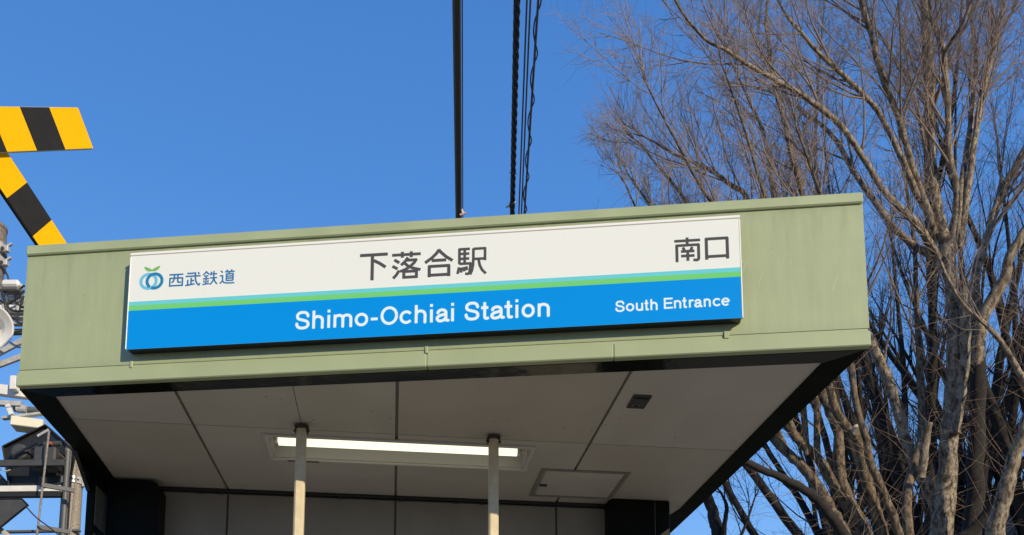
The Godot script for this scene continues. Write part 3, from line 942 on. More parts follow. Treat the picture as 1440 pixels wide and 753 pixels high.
func crossing() -> void:
	# crossbuck: two striped arms on a post
	var h := Vector3(sin(deg_to_rad(22)), 0, -cos(deg_to_rad(22)))
	var n := Vector3(-h.z, 0, h.x)
	if n.z < 0: n = -n
	var o := at(0, 215, 5.6) - h * 0.14 + Vector3(0, 0.048, 0)
	var c := thing("crossing_sign", "yellow and black striped level crossing cross on its post, left of the canopy", "crossing sign", Vector3(o.x, 0, o.z))
	var basis_ := Basis(h, Vector3.UP, n if h.cross(Vector3.UP).dot(n) > 0 else -n)
	var front := h.cross(Vector3.UP)
	for arm in [[36.1, 0.0, 0.0, 0.247], [-34.35, -0.034, 0.0, 0.232]]:
		var dir := deg_to_rad(arm[0])
		var root := Node3D.new()
		root.name = "arm"
		c.add_child(root, true)
		root.transform = Transform3D(Basis(h, Vector3.UP, front), Vector3(0, o.y, 0)) * Transform3D(Basis(Vector3(0, 0, 1), dir), Vector3(0, 0, arm[1]))
		var cuts := [-0.9, -0.625, -0.375, -0.125, 0.125, 0.375, 0.63, 0.9] if arm[0] > 0 else [-0.84, -0.58, -0.345, -0.115, 0.115, 0.345, 0.58, 0.84]
		for k in 7:
			part("stripe", box(cuts[k + 1] - cuts[k] - 0.0012, arm[3] - 0.006, 0.003, 0.0005), M.yellow if k % 2 == 0 else M.sign_black, root, Vector3((cuts[k] + cuts[k + 1]) / 2, 0, 0.0145))
		part("board", box(cuts[7] * 2, arm[3], 0.026, 0.004), M.sign_edge if arm[0] > 0 else M.sign_black, root)
	part("post", rod(Vector3(0, 0.0, 0) - front * 0.12, Vector3(0, 6.6, 0) - front * 0.12, 0.045), M.grey_steel, c)
	part("clamp", box(0.14, 0.05, 0.12, 0.004), M.galv, c, Vector3(0, o.y, 0) - front * 0.09, Vector3(0, atan2(-h.z, h.x), 0))

func signal_gear() -> void:
	# tall concrete utility pole at the left edge
	var f := at(-15, 318, 9.0)
	var base := Vector3(f.x, 0, f.z)
	var u := thing("utility_pole", "weathered brown concrete utility pole with steel bands at the left edge, behind the crossing cross", "utility pole", base)
	part("shaft", rod(Vector3.ZERO, Vector3(0, f.y, 0), 0.19, 0.15, 24), M.pole_brown, u)
	part("cap", lathe(PackedVector2Array([Vector2(0.155, -0.03), Vector2(0.155, 0.0), Vector2(0.12, 0.03), Vector2(0.0, 0.045)])), M.pole_brown, u, Vector3(0, f.y, 0))
	for y in [350, 371]:
		var q := at(0, y + 3, 9.0)
		var yy := q.y
		var band := part("band", lathe(PackedVector2Array([Vector2(0.153, -0.045), Vector2(0.166, -0.045), Vector2(0.166, 0.045), Vector2(0.153, 0.045)]), 24), M.galv, u, Vector3(0, yy, 0))
		part("band_ear", box(0.085, 0.055, 0.05, 0.006), M.galv, band, Vector3(0.185, -0.03, 0.04))
		part("band_ear", box(0.07, 0.02, 0.03, 0.004), M.galv, band, Vector3(0.225, 0.01, 0.04), Vector3(0, 0, 0.6))
		part("bolt", rod(Vector3(0.18, -0.035, 0.075), Vector3(0.18, -0.035, 0.05), 0.018, -1.0, 6), M.rust, band)
	# crossarms: two round white ones, two square ones
	for q in [[421, 0.042], [434, 0.038]]:
		var a := at(-60, q[0], 8.8) - base
		var b := at(62, q[0] + 1.5, 8.8) - base
		part("crossarm", rod(a, b, q[1], -1.0, 16), M.white_steel, u)
	for q in [[444.5, 0.05], [454.0, 0.05]]:
		bar(u, "crossarm", at(-60, q[0], 8.85) - base, at(62, q[0] + 1.5, 8.85) - base, 0.06, q[1] * 0.8, M.galv)
	for q in [[70, 448, 82, 428], [78, 447, 104, 443], [20, 425, 34, 414], [22, 437, 34, 421], [14, 441, 28, 430]]:
		var a := at(q[0] * 0.4 if q[0] > 60 else q[0], q[1] - 15, 8.7) - base
		var b := at(q[2] * 0.4 if q[2] > 60 else q[2], q[3] - 12, 8.7) - base
		part("cable_tail", rod(a, b, 0.012, 0.010, 8), M.cable, u)
	var drop := Buf.new()
	var dp := curve([at(1, 408, 8.6) - base, at(6, 425, 8.55) - base, at(9, 440, 8.55) - base, at(15, 455, 8.6) - base, at(16, 470, 8.7) - base], 6)
	var dr := PackedFloat32Array()
	for k in dp.size(): dr.append(0.012)
	tube(dp, dr, 8, drop)
	part("cable_loop", drop.mesh(), M.cable, u)
	for q in [[-10, 416, 8, 428, 20, 424, 31, 433, 44, 429], [4, 409, 12, 419, 11, 432, 22, 438, 40, 436], [-8, 441, 6, 450, 18, 447, 30, 456, 46, 452], [12, 397, 10, 388, 4, 378, -4, 372]]:
		var lp := []
		for k in range(0, q.size(), 2): lp.append(at(q[k], q[k + 1], 8.68) - base)
		var lc := curve(lp, 5)
		var lr := PackedFloat32Array()
		for k in lc.size(): lr.append(0.009)
		var lbuf := Buf.new()
		tube(lc, lr, 7, lbuf)
		part("cable_loop", lbuf.mesh(), M.cable, u)
	for q in [[6, 421], [25, 421], [8, 434], [27, 434]]:
		part("arm_clamp", box(0.03, 0.10, 0.10, 0.006), M.galv, u, at(q[0], q[1], 8.8) - base)
	for q in [[-30, 512, 45, 472], [-40, 528, 40, 498]]:
		bar(u, "brace", at(q[0], q[1], 8.9) - base, at(q[2], q[3], 8.9) - base, 0.03, 0.055, M.galv)
	bar(u, "mesh_bracket", at(8, 468, 8.9) - base, at(60, 466, 8.9) - base, 0.05, 0.045, M.grey_steel)
	var lamp := thing("white_box_lamp", "small white rounded box lamp fixed on the pole's top crossarm", "lamp", at(17, 404, 8.7))
	part("housing", box(0.17, 0.075, 0.12, 0.022), M.white_steel, lamp, Vector3(0, 0.014, 0))
	part("lens", box(0.15, 0.045, 0.10, 0.012), M.grey_steel, lamp, Vector3(0.005, -0.035, 0))
	# loudspeaker horn
	var hp := at(-14, 459, 7.6)
	var horn := thing("horn_speaker", "large pale grey loudspeaker horn cut by the left edge of the picture", "speaker", hp)
	var hm := part("horn", lathe(PackedVector2Array([Vector2(0.03, 0.2), Vector2(0.06, 0.12), Vector2(0.11, 0.05), Vector2(0.165, 0.005), Vector2(0.178, 0.0), Vector2(0.178, -0.012), Vector2(0.165, -0.012), Vector2(0.10, 0.03), Vector2(0.05, 0.10), Vector2(0.0, 0.13)]), 36), M.white_steel, horn)
	hm.rotation = Vector3(deg_to_rad(-72), 0, deg_to_rad(12))
	part("driver", rod(Vector3(0, 0.19, 0), Vector3(0, 0.30, 0), 0.055), M.white_steel, horn).rotation = hm.rotation
	part("yoke", rod(Vector3(0, 0.1, 0), at(-14, 450, 8.95) - hp, 0.02), M.galv, horn)
	# concrete signal mast, its pipe and ladder
	var mt := at(104, 640, 11.0)
	var mb := Vector3(mt.x, 0, mt.z)
	var s := thing("signal_mast", "sunlit concrete signal mast with pipe, steel band and white arms beside the canopy", "mast", mb)
	part("shaft", rod(Vector3.ZERO, Vector3(0, mt.y + 1.6, 0), 0.135, 0.105, 24), M.concrete, s)
	var pt := at(95, 640, 10.85) - mb
	part("pipe", rod(Vector3(pt.x, 0, pt.z), Vector3(pt.x, pt.y + 0.05, pt.z), 0.03, -1.0, 14), M.grey_steel, s)
	var bd := at(104, 680, 11.0) - mb
	var bnd := part("band", lathe(PackedVector2Array([Vector2(0.115, -0.04), Vector2(0.13, -0.04), Vector2(0.13, 0.04), Vector2(0.115, 0.04)]), 24), M.galv, s, Vector3(0, bd.y, 0))
	for k in 4:
		part("band_hole", rod(Vector3(0.131 * sin(0.15 + k * 0.25), 0, 0.131 * cos(0.15 + k * 0.25)), Vector3(0.1325 * sin(0.15 + k * 0.25), 0, 0.1325 * cos(0.15 + k * 0.25)), 0.012, -1.0, 8), M.dark, bnd)
	part("band_ear", box(0.075, 0.085, 0.02, 0.004), M.galv, bnd, Vector3(0.165, -0.025, 0.03))
	for q in [[-60, 689.5, 86, 688.0, 0.06, 0.07, M.white_steel], [-60, 697.5, 86, 696.5, 0.07, 0.055, M.dark], [-60, 750, 112, 747, 0.06, 0.025, M.grey_steel]]:
		bar(s, "arm", at(q[0], q[1], 10.8) - mb, at(q[2], q[3], 10.8) - mb, q[4], q[5], q[6])
	for q in [[-40, 544, 50, 556, 0.10, 0.12, M.white_steel], [-40, 566, 30, 569, 0.07, 0.06, M.galv], [3, 589, 70, 581, 0.07, 0.03, M.galv]]:
		bar(s, "arm", at(q[0], q[1], 11.2) - mb, at(q[2], q[3], 11.2) - mb, q[4], q[5], q[6])
	part("upright_tab", box(0.075, 0.17, 0.09, 0.004), M.white_steel, s, at(20, 540, 11.1) - mb)
	part("bracket", box(0.05, 0.14, 0.05, 0.004), M.white_steel, s, at(13, 577, 11.15) - mb, Vector3(0, 0, 0.45))
	part("insulator", rod(at(20, 575, 11.25) - mb, at(60, 579, 11.25) - mb, 0.04), M.grey_steel, s)
	part("insulator", rod(at(24, 575, 11.23) - mb, at(38, 576.5, 11.23) - mb, 0.05), M.galv, s)
	part("junction_box", box(0.36, 0.115, 0.24, 0.008), M.cream, s, at(41, 599, 11.2) - mb, Vector3(0, 0.2, -0.06))
	# ladder
	var l0 := at(68, 606, 10.5)
	var lad := thing("ladder", "thin rusty steel ladder in front of the concrete signal mast", "ladder", Vector3(l0.x, 0, l0.z))
	var lb := Vector3(l0.x, 0, l0.z)
	var ra := [at(68.5, 606, 10.5), at(51.5, 753, 10.5)]
	var rb := [at(108.5, 655, 10.6), at(98.5, 753, 10.6)]
	var da: Vector3 = (ra[1] - ra[0]).normalized()
	var db: Vector3 = (rb[1] - rb[0]).normalized()
	var ea: Vector3 = ra[0] + da * (ra[0].y / -da.y)
	var eb: Vector3 = rb[0] + db * (rb[0].y / -db.y)
	part("rail", rod(ra[0] - lb, ea - lb, 0.012, -1.0, 10), M.ladder, lad)
	part("rail", rod(rb[0] - db * 0.5 - lb, eb - lb, 0.012, -1.0, 10), M.ladder, lad)
	for k in 8:
		var fa: float = 0.62 + k * 0.475
		var p0: Vector3 = ra[0] + da * fa
		var tt: float = (p0.y - 0.03 - rb[0].y) / db.y
		bar(lad, "rung", p0 - lb, rb[0] + db * tt - lb, 0.03, 0.05, M.grey_steel)
	# the signal's black board seen from behind
	var bc := at(55, 648, 10.9)
	var bl := thing("signal_backboard", "black crossing signal backboard seen from behind, with round and square lamp housings", "signal", bc)
	var px := [[4, 629], [62, 597], [106, 636], [100, 694], [18, 692], [10, 655]]
	var poly := PackedVector2Array()
	for q in px:
		var v := at(q[0], q[1], 10.9) - bc
		poly.append(Vector2(v.x, v.y))
	var brd := part("board", plate(poly, -0.035, 0.0), M.board, bl)
	# folded rim
	for k in px.size():
		var a := poly[k]
		var b := poly[(k + 1) % px.size()]
		bar(bl, "rim", Vector3(a.x, a.y, 0.0), Vector3(b.x, b.y, 0.0), 0.09, 0.018, M.board)
	var hp2 := at(28, 637, 10.82) - bc
	part("lamp_housing", lathe(PackedVector2Array([Vector2(0.0, 0.05), Vector2(0.07, 0.046), Vector2(0.095, 0.03), Vector2(0.1, 0.0), Vector2(0.1, -0.06)]), 28), M.board_grey, bl, hp2, Vector3(PI / 2, 0, 0))
	var cb := at(64.5, 647, 10.75) - bc
	part("control_box", box(0.255, 0.285, 0.12, 0.018), M.board_grey, bl, cb)
	part("lamp_hood", rod(at(62, 626, 10.75) - bc, at(85, 624, 10.75) - bc, 0.035, 0.03), M.board_grey, bl)
	part("red_marker", rod(at(69, 624, 10.68) - bc, at(72, 624, 10.68) - bc, 0.02), M.red, bl)
	bar(bl, "crossbar", at(-60, 653, 10.65) - bc, at(90, 651.5, 10.65) - bc, 0.05, 0.072, M.board_grey)
	bar(bl, "stay", at(82, 638, 10.7) - bc, at(92, 647, 10.7) - bc, 0.018, 0.02, M.rust)
	bar(bl, "strap", at(52, 614, 10.75) - bc, at(68, 605, 10.75) - bc, 0.02, 0.03, M.galv)
	bar(bl, "strap", at(18, 642, 10.72) - bc, at(52, 622, 10.72) - bc, 0.02, 0.03, M.board)
	part("gland", rod(at(60, 672, 10.75) - bc, at(60, 684, 10.75) - bc, 0.045), M.board, bl)
	# second board, dark grey, pointed
	var gc := at(10, 720, 10.6)
	var gb := thing("lower_backboard", "dark grey pointed signal board cut by the picture's left edge, under the white arm", "signal", gc)
	var p2 := PackedVector2Array()
	for q in [[-45, 702], [29, 701], [38, 710], [0, 744], [-20, 753], [-45, 740]]:
		var v := at(q[0], q[1], 10.6) - gc
		p2.append(Vector2(v.x, v.y))
	part("board", plate(p2, -0.03, 0.0), M.board_grey, gb)
	for k in p2.size():
		var a := p2[k]
		var b := p2[(k + 1) % p2.size()]
		bar(gb, "rim", Vector3(a.x, a.y, 0), Vector3(b.x, b.y, 0), 0.03, 0.01, M.board)
	bar(gb, "support", at(-10, 737, 10.7) - gc, at(14, 756, 10.7) - gc, 0.05, 0.05, M.galv)
	part("mounting", rod(at(-20, 720, 10.75) - gc, at(-20, 690, 10.8) - gc, 0.03), M.board, gb)
	var uc := at(0, 680, 10.9)
	var ub := thing("upper_backboard", "corner of a dark grey signal board at the left edge, above the white arm", "signal", uc)
	var p3 := PackedVector2Array()
	for q in [[-40, 640], [-3, 666], [14, 684], [-40, 684]]:
		var v := at(q[0], q[1], 10.9) - uc
		p3.append(Vector2(v.x, v.y))
	part("board", plate(p3, -0.03, 0.0), M.board_grey, ub)
	part("rim", rod(Vector3(p3[1].x, p3[1].y, 0), Vector3(p3[2].x, p3[2].y, 0), 0.01), M.board, ub)
	# small cables of the gear
	for q in [[[-10, 664, 0, 661, 8, 663, 14, 661], M.galv, "pale thin wire at the left edge beside the black signal board", 0.008], [[36, 713, 50, 728, 66, 740, 82, 753, 92, 762], M.cable, "thin black wire hanging from the pointed grey board towards the mast", 0.008], [[-20, 474, 14, 482, 24, 489, 40, 486], M.cable, "thin black wire crossing the pole braces left of the canopy", 0.006]]:
		var pp := []
		for k in range(0, q[0].size(), 2): pp.append(at(q[0][k], q[0][k + 1], 10.4))
		var cc := curve(pp, 6)
		var rr := PackedFloat32Array()
		for k in cc.size(): rr.append(q[3])
		var cbuf := Buf.new()
		tube(cc, rr, 6, cbuf)
		tag(part(numbered("signal_wire"), cbuf.mesh(), q[1], self), q[2], "wire")

func overhead(x0: float, x1: float, y1: float, h: float) -> Array:      # ends of a level line that passes above two sight lines
	var dep := func(y: float): return h / (0.13228 + 0.99121 * (940.0 - y) / FOCAL)
	var a := at(x0, 0, dep.call(0.0))
	var b := at(x1, y1, dep.call(y1))
	var d := (b - a).normalized()
	return [a - d * 18.0, a + d * 80.0]

func along(e: Array, step: float, sag: float) -> Array:
	var r := []
	var n := int(e[0].distance_to(e[1]) / step)
	for k in n + 1:
		var f := float(k) / n
		r.append(e[0].lerp(e[1], f) + Vector3(0, sag * (4.0 * pow(f - 0.25, 2.0)), 0))
	return r

func strand(called: String, line: Array, off: float, r: float, pitch: float, phase: float, m: Material, parent: Node3D, sides := 6) -> void:
	var b := Buf.new()
	var pts := PackedVector3Array()
	var rad := PackedFloat32Array()
	var s := 0.0
	for k in line.size():
		var a := phase + TAU * s / pitch
		pts.append(line[k] + Vector3(cos(a), sin(a), 0) * off)
		rad.append(r)
		if k < line.size() - 1: s += line[k].distance_to(line[k + 1])
	tube(pts, rad, sides, b, true)
	part(called, b.mesh(), m, parent)

func cables() -> void:
	var t := thing("sleeved_cable", "thick dark sleeved cable running overhead alone, left of the other cables", "cable")
	var e := overhead(642, 645, 310, 4.9)
	strand("sleeve", along(e, 0.8, 0.06), 0.0, 0.0275, 1.0, 0, M.cable_tube, t, 16)
	strand("messenger_wire", along([e[0] + Vector3(0.035, 0.02, 0), e[1] + Vector3(0.035, 0.02, 0)], 0.8, 0.06), 0.0, 0.004, 1.0, 0, M.cable, t)
	var q := at(650, 298, 7.9)
	part("fitting", box(0.022, 0.06, 0.02, 0.008), M.lamp_white, t, q, Vector3(0, 0, 0.3))
	part("fitting", rod(q + Vector3(-0.02, -0.03, 0), q + Vector3(0.03, -0.01, 0), 0.009), M.pink, t)
	var b := thing("cable_bundle", "black bundle of twisted cables overhead, leftmost of the close group of three", "cable")
	var lb := along(overhead(727, 720.5, 300, 4.9), 0.035, 0.1)
	for k in 4: strand("strand", lb, 0.0125, 0.0105, 0.36, TAU * k / 4.0, M.cable, b)
	rng.seed = 9
	for k in range(3, lb.size() - 3, 9):
		var s := Vector3(0.03, 0.012, 0).rotated(Vector3.BACK, rng.randf_range(0, PI))
		if absf(lb[k].z + 7) < 9: part("tie", rod(lb[k] - s, lb[k] + s, 0.003, -1.0, 5), M.cable, b)
	var cl := at(720, 289, 7.8)
	part("clamp", box(0.045, 0.03, 0.06, 0.008), M.cable, b, cl)
	part("clamp_pin", rod(cl + Vector3(-0.05, -0.02, 0), cl + Vector3(0.03, 0.03, 0), 0.008), M.galv, b)
	var w := thing("paired_wires", "pair of thin parallel grey wires overhead, in the middle of the close group of three", "cable")
	var lw := overhead(743.5, 731.5, 300, 4.9)
	for s in [-0.011, 0.011]: strand("wire", along([lw[0] + Vector3(s, 0, 0), lw[1] + Vector3(s, 0, 0)], 0.8, 0.05), 0.0, 0.0062, 1.0, 0, M.wire, w)
	var l := thing("lashed_cable", "thin grey cable wound with a loose black spiral hanger, rightmost of the overhead cables", "cable")
	var ll := along(overhead(757, 737.5, 300, 4.9), 0.03, 0.08)
	strand("core", ll, 0.0, 0.0085, 1.0, 0, M.wire, l)
	strand("spiral", ll, 0.018, 0.0048, 0.42, 0.7, M.cable, l)

func trees() -> void:
	rng.seed = 4242
	# the big multi-stemmed tree right of the canopy
	var t := thing("bare_tree", "tall bare tree with a thick pale sunlit trunk, right of the canopy", "tree")
	var c := Crown.new()
	var d := 13.5
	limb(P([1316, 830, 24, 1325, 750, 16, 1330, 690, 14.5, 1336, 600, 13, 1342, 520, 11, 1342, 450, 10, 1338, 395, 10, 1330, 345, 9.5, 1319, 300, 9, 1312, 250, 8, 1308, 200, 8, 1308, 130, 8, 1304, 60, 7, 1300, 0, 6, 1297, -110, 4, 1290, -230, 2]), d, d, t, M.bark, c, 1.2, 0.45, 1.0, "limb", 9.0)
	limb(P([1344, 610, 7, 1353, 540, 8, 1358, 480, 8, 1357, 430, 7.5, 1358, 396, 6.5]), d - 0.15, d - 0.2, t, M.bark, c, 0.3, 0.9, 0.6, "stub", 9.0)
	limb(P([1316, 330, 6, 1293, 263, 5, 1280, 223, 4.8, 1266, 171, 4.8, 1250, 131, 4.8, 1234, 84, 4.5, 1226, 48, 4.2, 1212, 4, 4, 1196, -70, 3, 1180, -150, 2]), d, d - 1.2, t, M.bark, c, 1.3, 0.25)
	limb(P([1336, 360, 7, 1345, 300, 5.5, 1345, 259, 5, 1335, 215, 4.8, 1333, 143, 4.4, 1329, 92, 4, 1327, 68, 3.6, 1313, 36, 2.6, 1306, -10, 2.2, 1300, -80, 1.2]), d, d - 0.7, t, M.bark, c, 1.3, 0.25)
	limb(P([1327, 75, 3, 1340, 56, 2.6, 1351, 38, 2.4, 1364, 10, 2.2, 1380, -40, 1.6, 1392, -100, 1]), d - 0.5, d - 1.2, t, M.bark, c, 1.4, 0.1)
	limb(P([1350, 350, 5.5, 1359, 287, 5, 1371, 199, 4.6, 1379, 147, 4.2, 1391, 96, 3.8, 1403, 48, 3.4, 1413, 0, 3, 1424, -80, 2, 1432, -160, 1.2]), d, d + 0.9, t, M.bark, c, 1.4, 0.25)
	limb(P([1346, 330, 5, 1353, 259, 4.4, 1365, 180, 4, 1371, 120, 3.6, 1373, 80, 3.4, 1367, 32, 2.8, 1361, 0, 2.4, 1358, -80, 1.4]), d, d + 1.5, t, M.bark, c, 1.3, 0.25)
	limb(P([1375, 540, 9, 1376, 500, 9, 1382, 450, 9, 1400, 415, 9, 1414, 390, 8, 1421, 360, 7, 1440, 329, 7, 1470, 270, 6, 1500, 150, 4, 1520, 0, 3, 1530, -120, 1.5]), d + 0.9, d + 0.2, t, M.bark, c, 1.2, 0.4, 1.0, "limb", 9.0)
	limb(P([1362, 810, 16, 1370, 720, 13, 1373, 620, 12, 1375, 540, 11, 1376, 475, 9.5]), d + 0.95, d + 0.85, t, M.bark_dark, c, 0.5, 0.9, 0.7, "stem", 8.0)  # the shade on this lower length is painted in with dark bark
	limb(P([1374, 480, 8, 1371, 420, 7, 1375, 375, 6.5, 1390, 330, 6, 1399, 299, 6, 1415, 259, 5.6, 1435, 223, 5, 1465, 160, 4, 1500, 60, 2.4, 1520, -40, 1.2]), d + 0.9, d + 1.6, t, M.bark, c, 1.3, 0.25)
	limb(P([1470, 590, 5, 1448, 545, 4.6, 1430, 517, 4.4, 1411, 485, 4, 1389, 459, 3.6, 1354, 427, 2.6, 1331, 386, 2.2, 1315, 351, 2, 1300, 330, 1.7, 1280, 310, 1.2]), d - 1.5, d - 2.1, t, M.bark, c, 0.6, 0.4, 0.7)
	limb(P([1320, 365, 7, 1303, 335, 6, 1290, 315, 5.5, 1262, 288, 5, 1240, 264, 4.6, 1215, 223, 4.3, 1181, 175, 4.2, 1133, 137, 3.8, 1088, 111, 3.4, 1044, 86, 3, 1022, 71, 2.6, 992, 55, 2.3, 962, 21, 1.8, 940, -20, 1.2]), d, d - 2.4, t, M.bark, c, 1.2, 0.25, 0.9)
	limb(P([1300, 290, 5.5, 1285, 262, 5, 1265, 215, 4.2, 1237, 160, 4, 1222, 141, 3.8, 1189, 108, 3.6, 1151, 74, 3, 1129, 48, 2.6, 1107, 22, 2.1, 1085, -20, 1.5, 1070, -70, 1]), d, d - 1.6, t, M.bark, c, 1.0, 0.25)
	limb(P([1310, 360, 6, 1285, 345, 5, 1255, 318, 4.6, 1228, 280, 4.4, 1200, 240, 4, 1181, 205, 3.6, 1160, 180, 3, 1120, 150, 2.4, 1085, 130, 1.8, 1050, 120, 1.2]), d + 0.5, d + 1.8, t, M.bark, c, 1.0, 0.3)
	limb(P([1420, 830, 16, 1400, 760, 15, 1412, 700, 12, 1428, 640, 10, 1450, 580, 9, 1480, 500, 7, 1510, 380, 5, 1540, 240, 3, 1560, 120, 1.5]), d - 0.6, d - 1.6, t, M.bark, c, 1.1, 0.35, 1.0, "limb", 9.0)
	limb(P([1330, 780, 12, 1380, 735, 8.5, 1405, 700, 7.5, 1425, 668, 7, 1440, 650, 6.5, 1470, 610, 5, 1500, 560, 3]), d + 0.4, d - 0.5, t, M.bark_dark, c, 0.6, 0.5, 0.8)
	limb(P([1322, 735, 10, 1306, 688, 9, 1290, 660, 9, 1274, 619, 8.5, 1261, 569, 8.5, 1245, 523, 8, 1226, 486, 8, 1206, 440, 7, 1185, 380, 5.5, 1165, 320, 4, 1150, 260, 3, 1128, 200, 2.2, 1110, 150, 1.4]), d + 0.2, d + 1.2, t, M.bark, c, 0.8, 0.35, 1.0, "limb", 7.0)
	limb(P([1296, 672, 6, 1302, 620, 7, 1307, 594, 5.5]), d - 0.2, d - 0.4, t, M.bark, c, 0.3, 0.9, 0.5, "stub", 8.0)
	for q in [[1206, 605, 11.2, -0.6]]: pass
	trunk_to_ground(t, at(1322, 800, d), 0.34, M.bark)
	finish_tree(t, c, M.branch, M.twig, M.twig_tan)
	# the fanning tree whose limbs pass behind the canopy
	rng.seed = 515
	var b := thing("bare_tree", "bare tree with many pale limbs fanning up and left behind the canopy's right corner", "tree")
	var k := Crown.new()
	d = 12.6
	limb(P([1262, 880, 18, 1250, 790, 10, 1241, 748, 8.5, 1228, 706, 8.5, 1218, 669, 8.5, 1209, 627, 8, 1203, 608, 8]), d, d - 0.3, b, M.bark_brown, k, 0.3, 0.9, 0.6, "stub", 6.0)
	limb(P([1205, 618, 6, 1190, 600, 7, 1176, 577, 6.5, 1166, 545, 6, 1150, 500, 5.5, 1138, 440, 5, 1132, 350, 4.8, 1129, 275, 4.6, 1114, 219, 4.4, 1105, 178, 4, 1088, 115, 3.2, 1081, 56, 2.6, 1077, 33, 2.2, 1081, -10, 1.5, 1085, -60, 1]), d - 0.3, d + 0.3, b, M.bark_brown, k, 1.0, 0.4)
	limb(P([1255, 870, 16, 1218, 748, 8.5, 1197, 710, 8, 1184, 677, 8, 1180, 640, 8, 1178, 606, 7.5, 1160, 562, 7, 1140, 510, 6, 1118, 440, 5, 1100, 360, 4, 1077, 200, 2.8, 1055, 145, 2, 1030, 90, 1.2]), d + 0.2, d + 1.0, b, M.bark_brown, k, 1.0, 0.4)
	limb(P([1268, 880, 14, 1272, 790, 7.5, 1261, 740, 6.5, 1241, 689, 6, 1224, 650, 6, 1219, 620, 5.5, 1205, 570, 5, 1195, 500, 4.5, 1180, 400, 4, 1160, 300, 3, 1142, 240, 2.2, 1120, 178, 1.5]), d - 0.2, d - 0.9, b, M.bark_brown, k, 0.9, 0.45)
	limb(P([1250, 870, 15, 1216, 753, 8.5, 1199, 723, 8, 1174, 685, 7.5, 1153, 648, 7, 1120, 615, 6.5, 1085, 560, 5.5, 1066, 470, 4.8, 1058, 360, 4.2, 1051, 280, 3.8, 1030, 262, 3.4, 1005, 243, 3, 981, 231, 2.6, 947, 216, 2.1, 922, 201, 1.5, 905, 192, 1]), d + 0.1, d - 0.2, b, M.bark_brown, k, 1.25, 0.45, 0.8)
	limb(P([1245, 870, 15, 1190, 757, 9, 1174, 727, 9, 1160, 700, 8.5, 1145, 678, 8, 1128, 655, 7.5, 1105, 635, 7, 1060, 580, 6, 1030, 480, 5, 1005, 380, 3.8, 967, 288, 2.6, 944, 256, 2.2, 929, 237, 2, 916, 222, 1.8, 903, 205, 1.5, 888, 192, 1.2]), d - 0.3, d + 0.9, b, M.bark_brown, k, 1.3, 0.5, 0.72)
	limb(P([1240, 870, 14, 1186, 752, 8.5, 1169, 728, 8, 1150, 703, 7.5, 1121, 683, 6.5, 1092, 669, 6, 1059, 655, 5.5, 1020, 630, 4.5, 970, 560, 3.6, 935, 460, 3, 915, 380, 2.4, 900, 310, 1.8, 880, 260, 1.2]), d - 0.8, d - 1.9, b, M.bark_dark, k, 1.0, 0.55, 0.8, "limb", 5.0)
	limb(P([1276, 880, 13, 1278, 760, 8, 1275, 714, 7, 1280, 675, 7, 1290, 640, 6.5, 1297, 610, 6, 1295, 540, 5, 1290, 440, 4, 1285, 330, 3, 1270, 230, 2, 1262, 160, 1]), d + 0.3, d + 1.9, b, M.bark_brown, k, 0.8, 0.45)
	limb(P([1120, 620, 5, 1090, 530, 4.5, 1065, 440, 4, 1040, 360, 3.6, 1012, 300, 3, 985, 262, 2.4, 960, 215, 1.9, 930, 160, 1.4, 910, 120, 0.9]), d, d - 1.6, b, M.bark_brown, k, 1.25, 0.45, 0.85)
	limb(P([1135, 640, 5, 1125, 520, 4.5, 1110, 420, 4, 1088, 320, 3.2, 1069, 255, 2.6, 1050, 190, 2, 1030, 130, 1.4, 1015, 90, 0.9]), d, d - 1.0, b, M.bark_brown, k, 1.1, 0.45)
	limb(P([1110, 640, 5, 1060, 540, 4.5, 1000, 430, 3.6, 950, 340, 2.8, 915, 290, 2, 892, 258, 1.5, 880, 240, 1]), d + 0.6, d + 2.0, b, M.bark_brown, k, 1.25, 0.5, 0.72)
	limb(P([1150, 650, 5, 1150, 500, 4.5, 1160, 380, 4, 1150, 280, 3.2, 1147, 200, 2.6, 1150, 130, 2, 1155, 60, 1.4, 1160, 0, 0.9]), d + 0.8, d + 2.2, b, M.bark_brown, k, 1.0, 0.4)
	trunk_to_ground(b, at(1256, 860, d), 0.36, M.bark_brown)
	# the pale end of the sawn-off stem
	part("sawn_end", rod(at(1206, 607, d - 0.42), at(1204.5, 603, d - 0.36), 0.062, 0.06, 12), M.wound, b)
	finish_tree(b, k, M.branch, M.twig, M.twig_tan)
	# dark trees behind
	var f1 := at(1345, 1100, 19.5)
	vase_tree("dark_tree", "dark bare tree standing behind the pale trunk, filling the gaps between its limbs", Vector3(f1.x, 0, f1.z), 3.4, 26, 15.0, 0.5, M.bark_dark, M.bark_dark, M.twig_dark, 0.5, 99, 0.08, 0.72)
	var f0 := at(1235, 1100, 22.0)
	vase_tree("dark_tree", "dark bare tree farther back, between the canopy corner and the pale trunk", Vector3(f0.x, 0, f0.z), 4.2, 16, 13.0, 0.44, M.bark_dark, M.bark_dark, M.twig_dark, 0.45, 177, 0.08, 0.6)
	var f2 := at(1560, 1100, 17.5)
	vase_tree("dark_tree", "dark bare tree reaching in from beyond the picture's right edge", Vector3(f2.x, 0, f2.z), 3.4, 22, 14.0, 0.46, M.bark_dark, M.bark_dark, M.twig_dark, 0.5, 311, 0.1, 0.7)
	# small dark tree low between the canopy and the fanning tree
	rng.seed = 71
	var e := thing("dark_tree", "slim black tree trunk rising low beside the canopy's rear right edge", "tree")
	var ec := Crown.new()
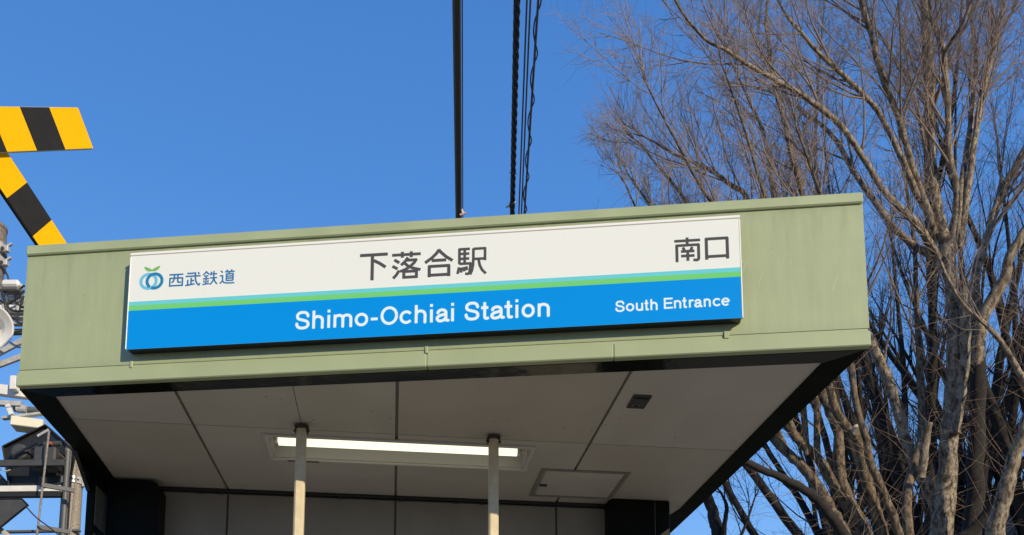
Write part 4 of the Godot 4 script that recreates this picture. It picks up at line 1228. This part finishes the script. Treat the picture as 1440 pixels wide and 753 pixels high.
	limb(P([1016, 800, 11, 1011, 753, 9.5, 1005, 730, 9, 998, 708, 8, 980, 670, 7, 955, 620, 5, 930, 540, 3]), 17.0, 17.4, e, M.bark_dark, ec, 0.5, 0.5, 1.0, "limb", 2.0)
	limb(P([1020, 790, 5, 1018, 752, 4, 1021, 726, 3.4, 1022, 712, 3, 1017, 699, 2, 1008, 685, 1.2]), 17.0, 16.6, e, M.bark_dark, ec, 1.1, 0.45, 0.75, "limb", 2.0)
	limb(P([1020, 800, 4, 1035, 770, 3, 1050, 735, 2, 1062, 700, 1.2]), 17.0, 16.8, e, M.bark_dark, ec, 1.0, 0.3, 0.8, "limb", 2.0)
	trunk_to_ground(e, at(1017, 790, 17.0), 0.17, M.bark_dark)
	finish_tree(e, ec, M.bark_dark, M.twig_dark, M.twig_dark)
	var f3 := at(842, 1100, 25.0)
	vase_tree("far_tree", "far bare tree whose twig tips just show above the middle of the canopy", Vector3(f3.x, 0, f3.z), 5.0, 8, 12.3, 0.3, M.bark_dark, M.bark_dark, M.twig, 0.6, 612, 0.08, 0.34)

func house() -> void:
	var q := at(1500, 1100, 27.0)
	var h := thing("apartment_house", "dark grey three storey house partly hidden behind the trees at the lower right", "house", Vector3(q.x + 2.4, 0, q.z), -0.12)
	part("wall", box(9.0, 9.6, 7.0, 0.02), M.facade, h, Vector3(0, 4.8, 0))
	part("roof", box(9.5, 0.28, 7.5, 0.04), M.grey_steel, h, Vector3(0, 9.74, 0))
	for s in 3:
		part("floor_band", box(9.08, 0.16, 0.10, 0.01), M.grey_steel, h, Vector3(0, 3.1 * s + 2.95, 3.53))
		for k in 4:
			var w := part("window", box(1.35, 1.3, 0.08, 0.01), M.galv, h, Vector3(-3.3 + k * 2.2, 3.1 * s + 1.75, 3.52))
			part("pane", box(0.58, 1.14, 0.03, 0.003), M.glass_dark, w, Vector3(-0.31, 0, 0.035))
			part("pane", box(0.58, 1.14, 0.03, 0.003), M.glass_dark, w, Vector3(0.31, 0, 0.028))
	part("downpipe", rod(Vector3(-4.2, 0, 3.58), Vector3(-4.2, 9.6, 3.58), 0.05), M.grey_steel, h)
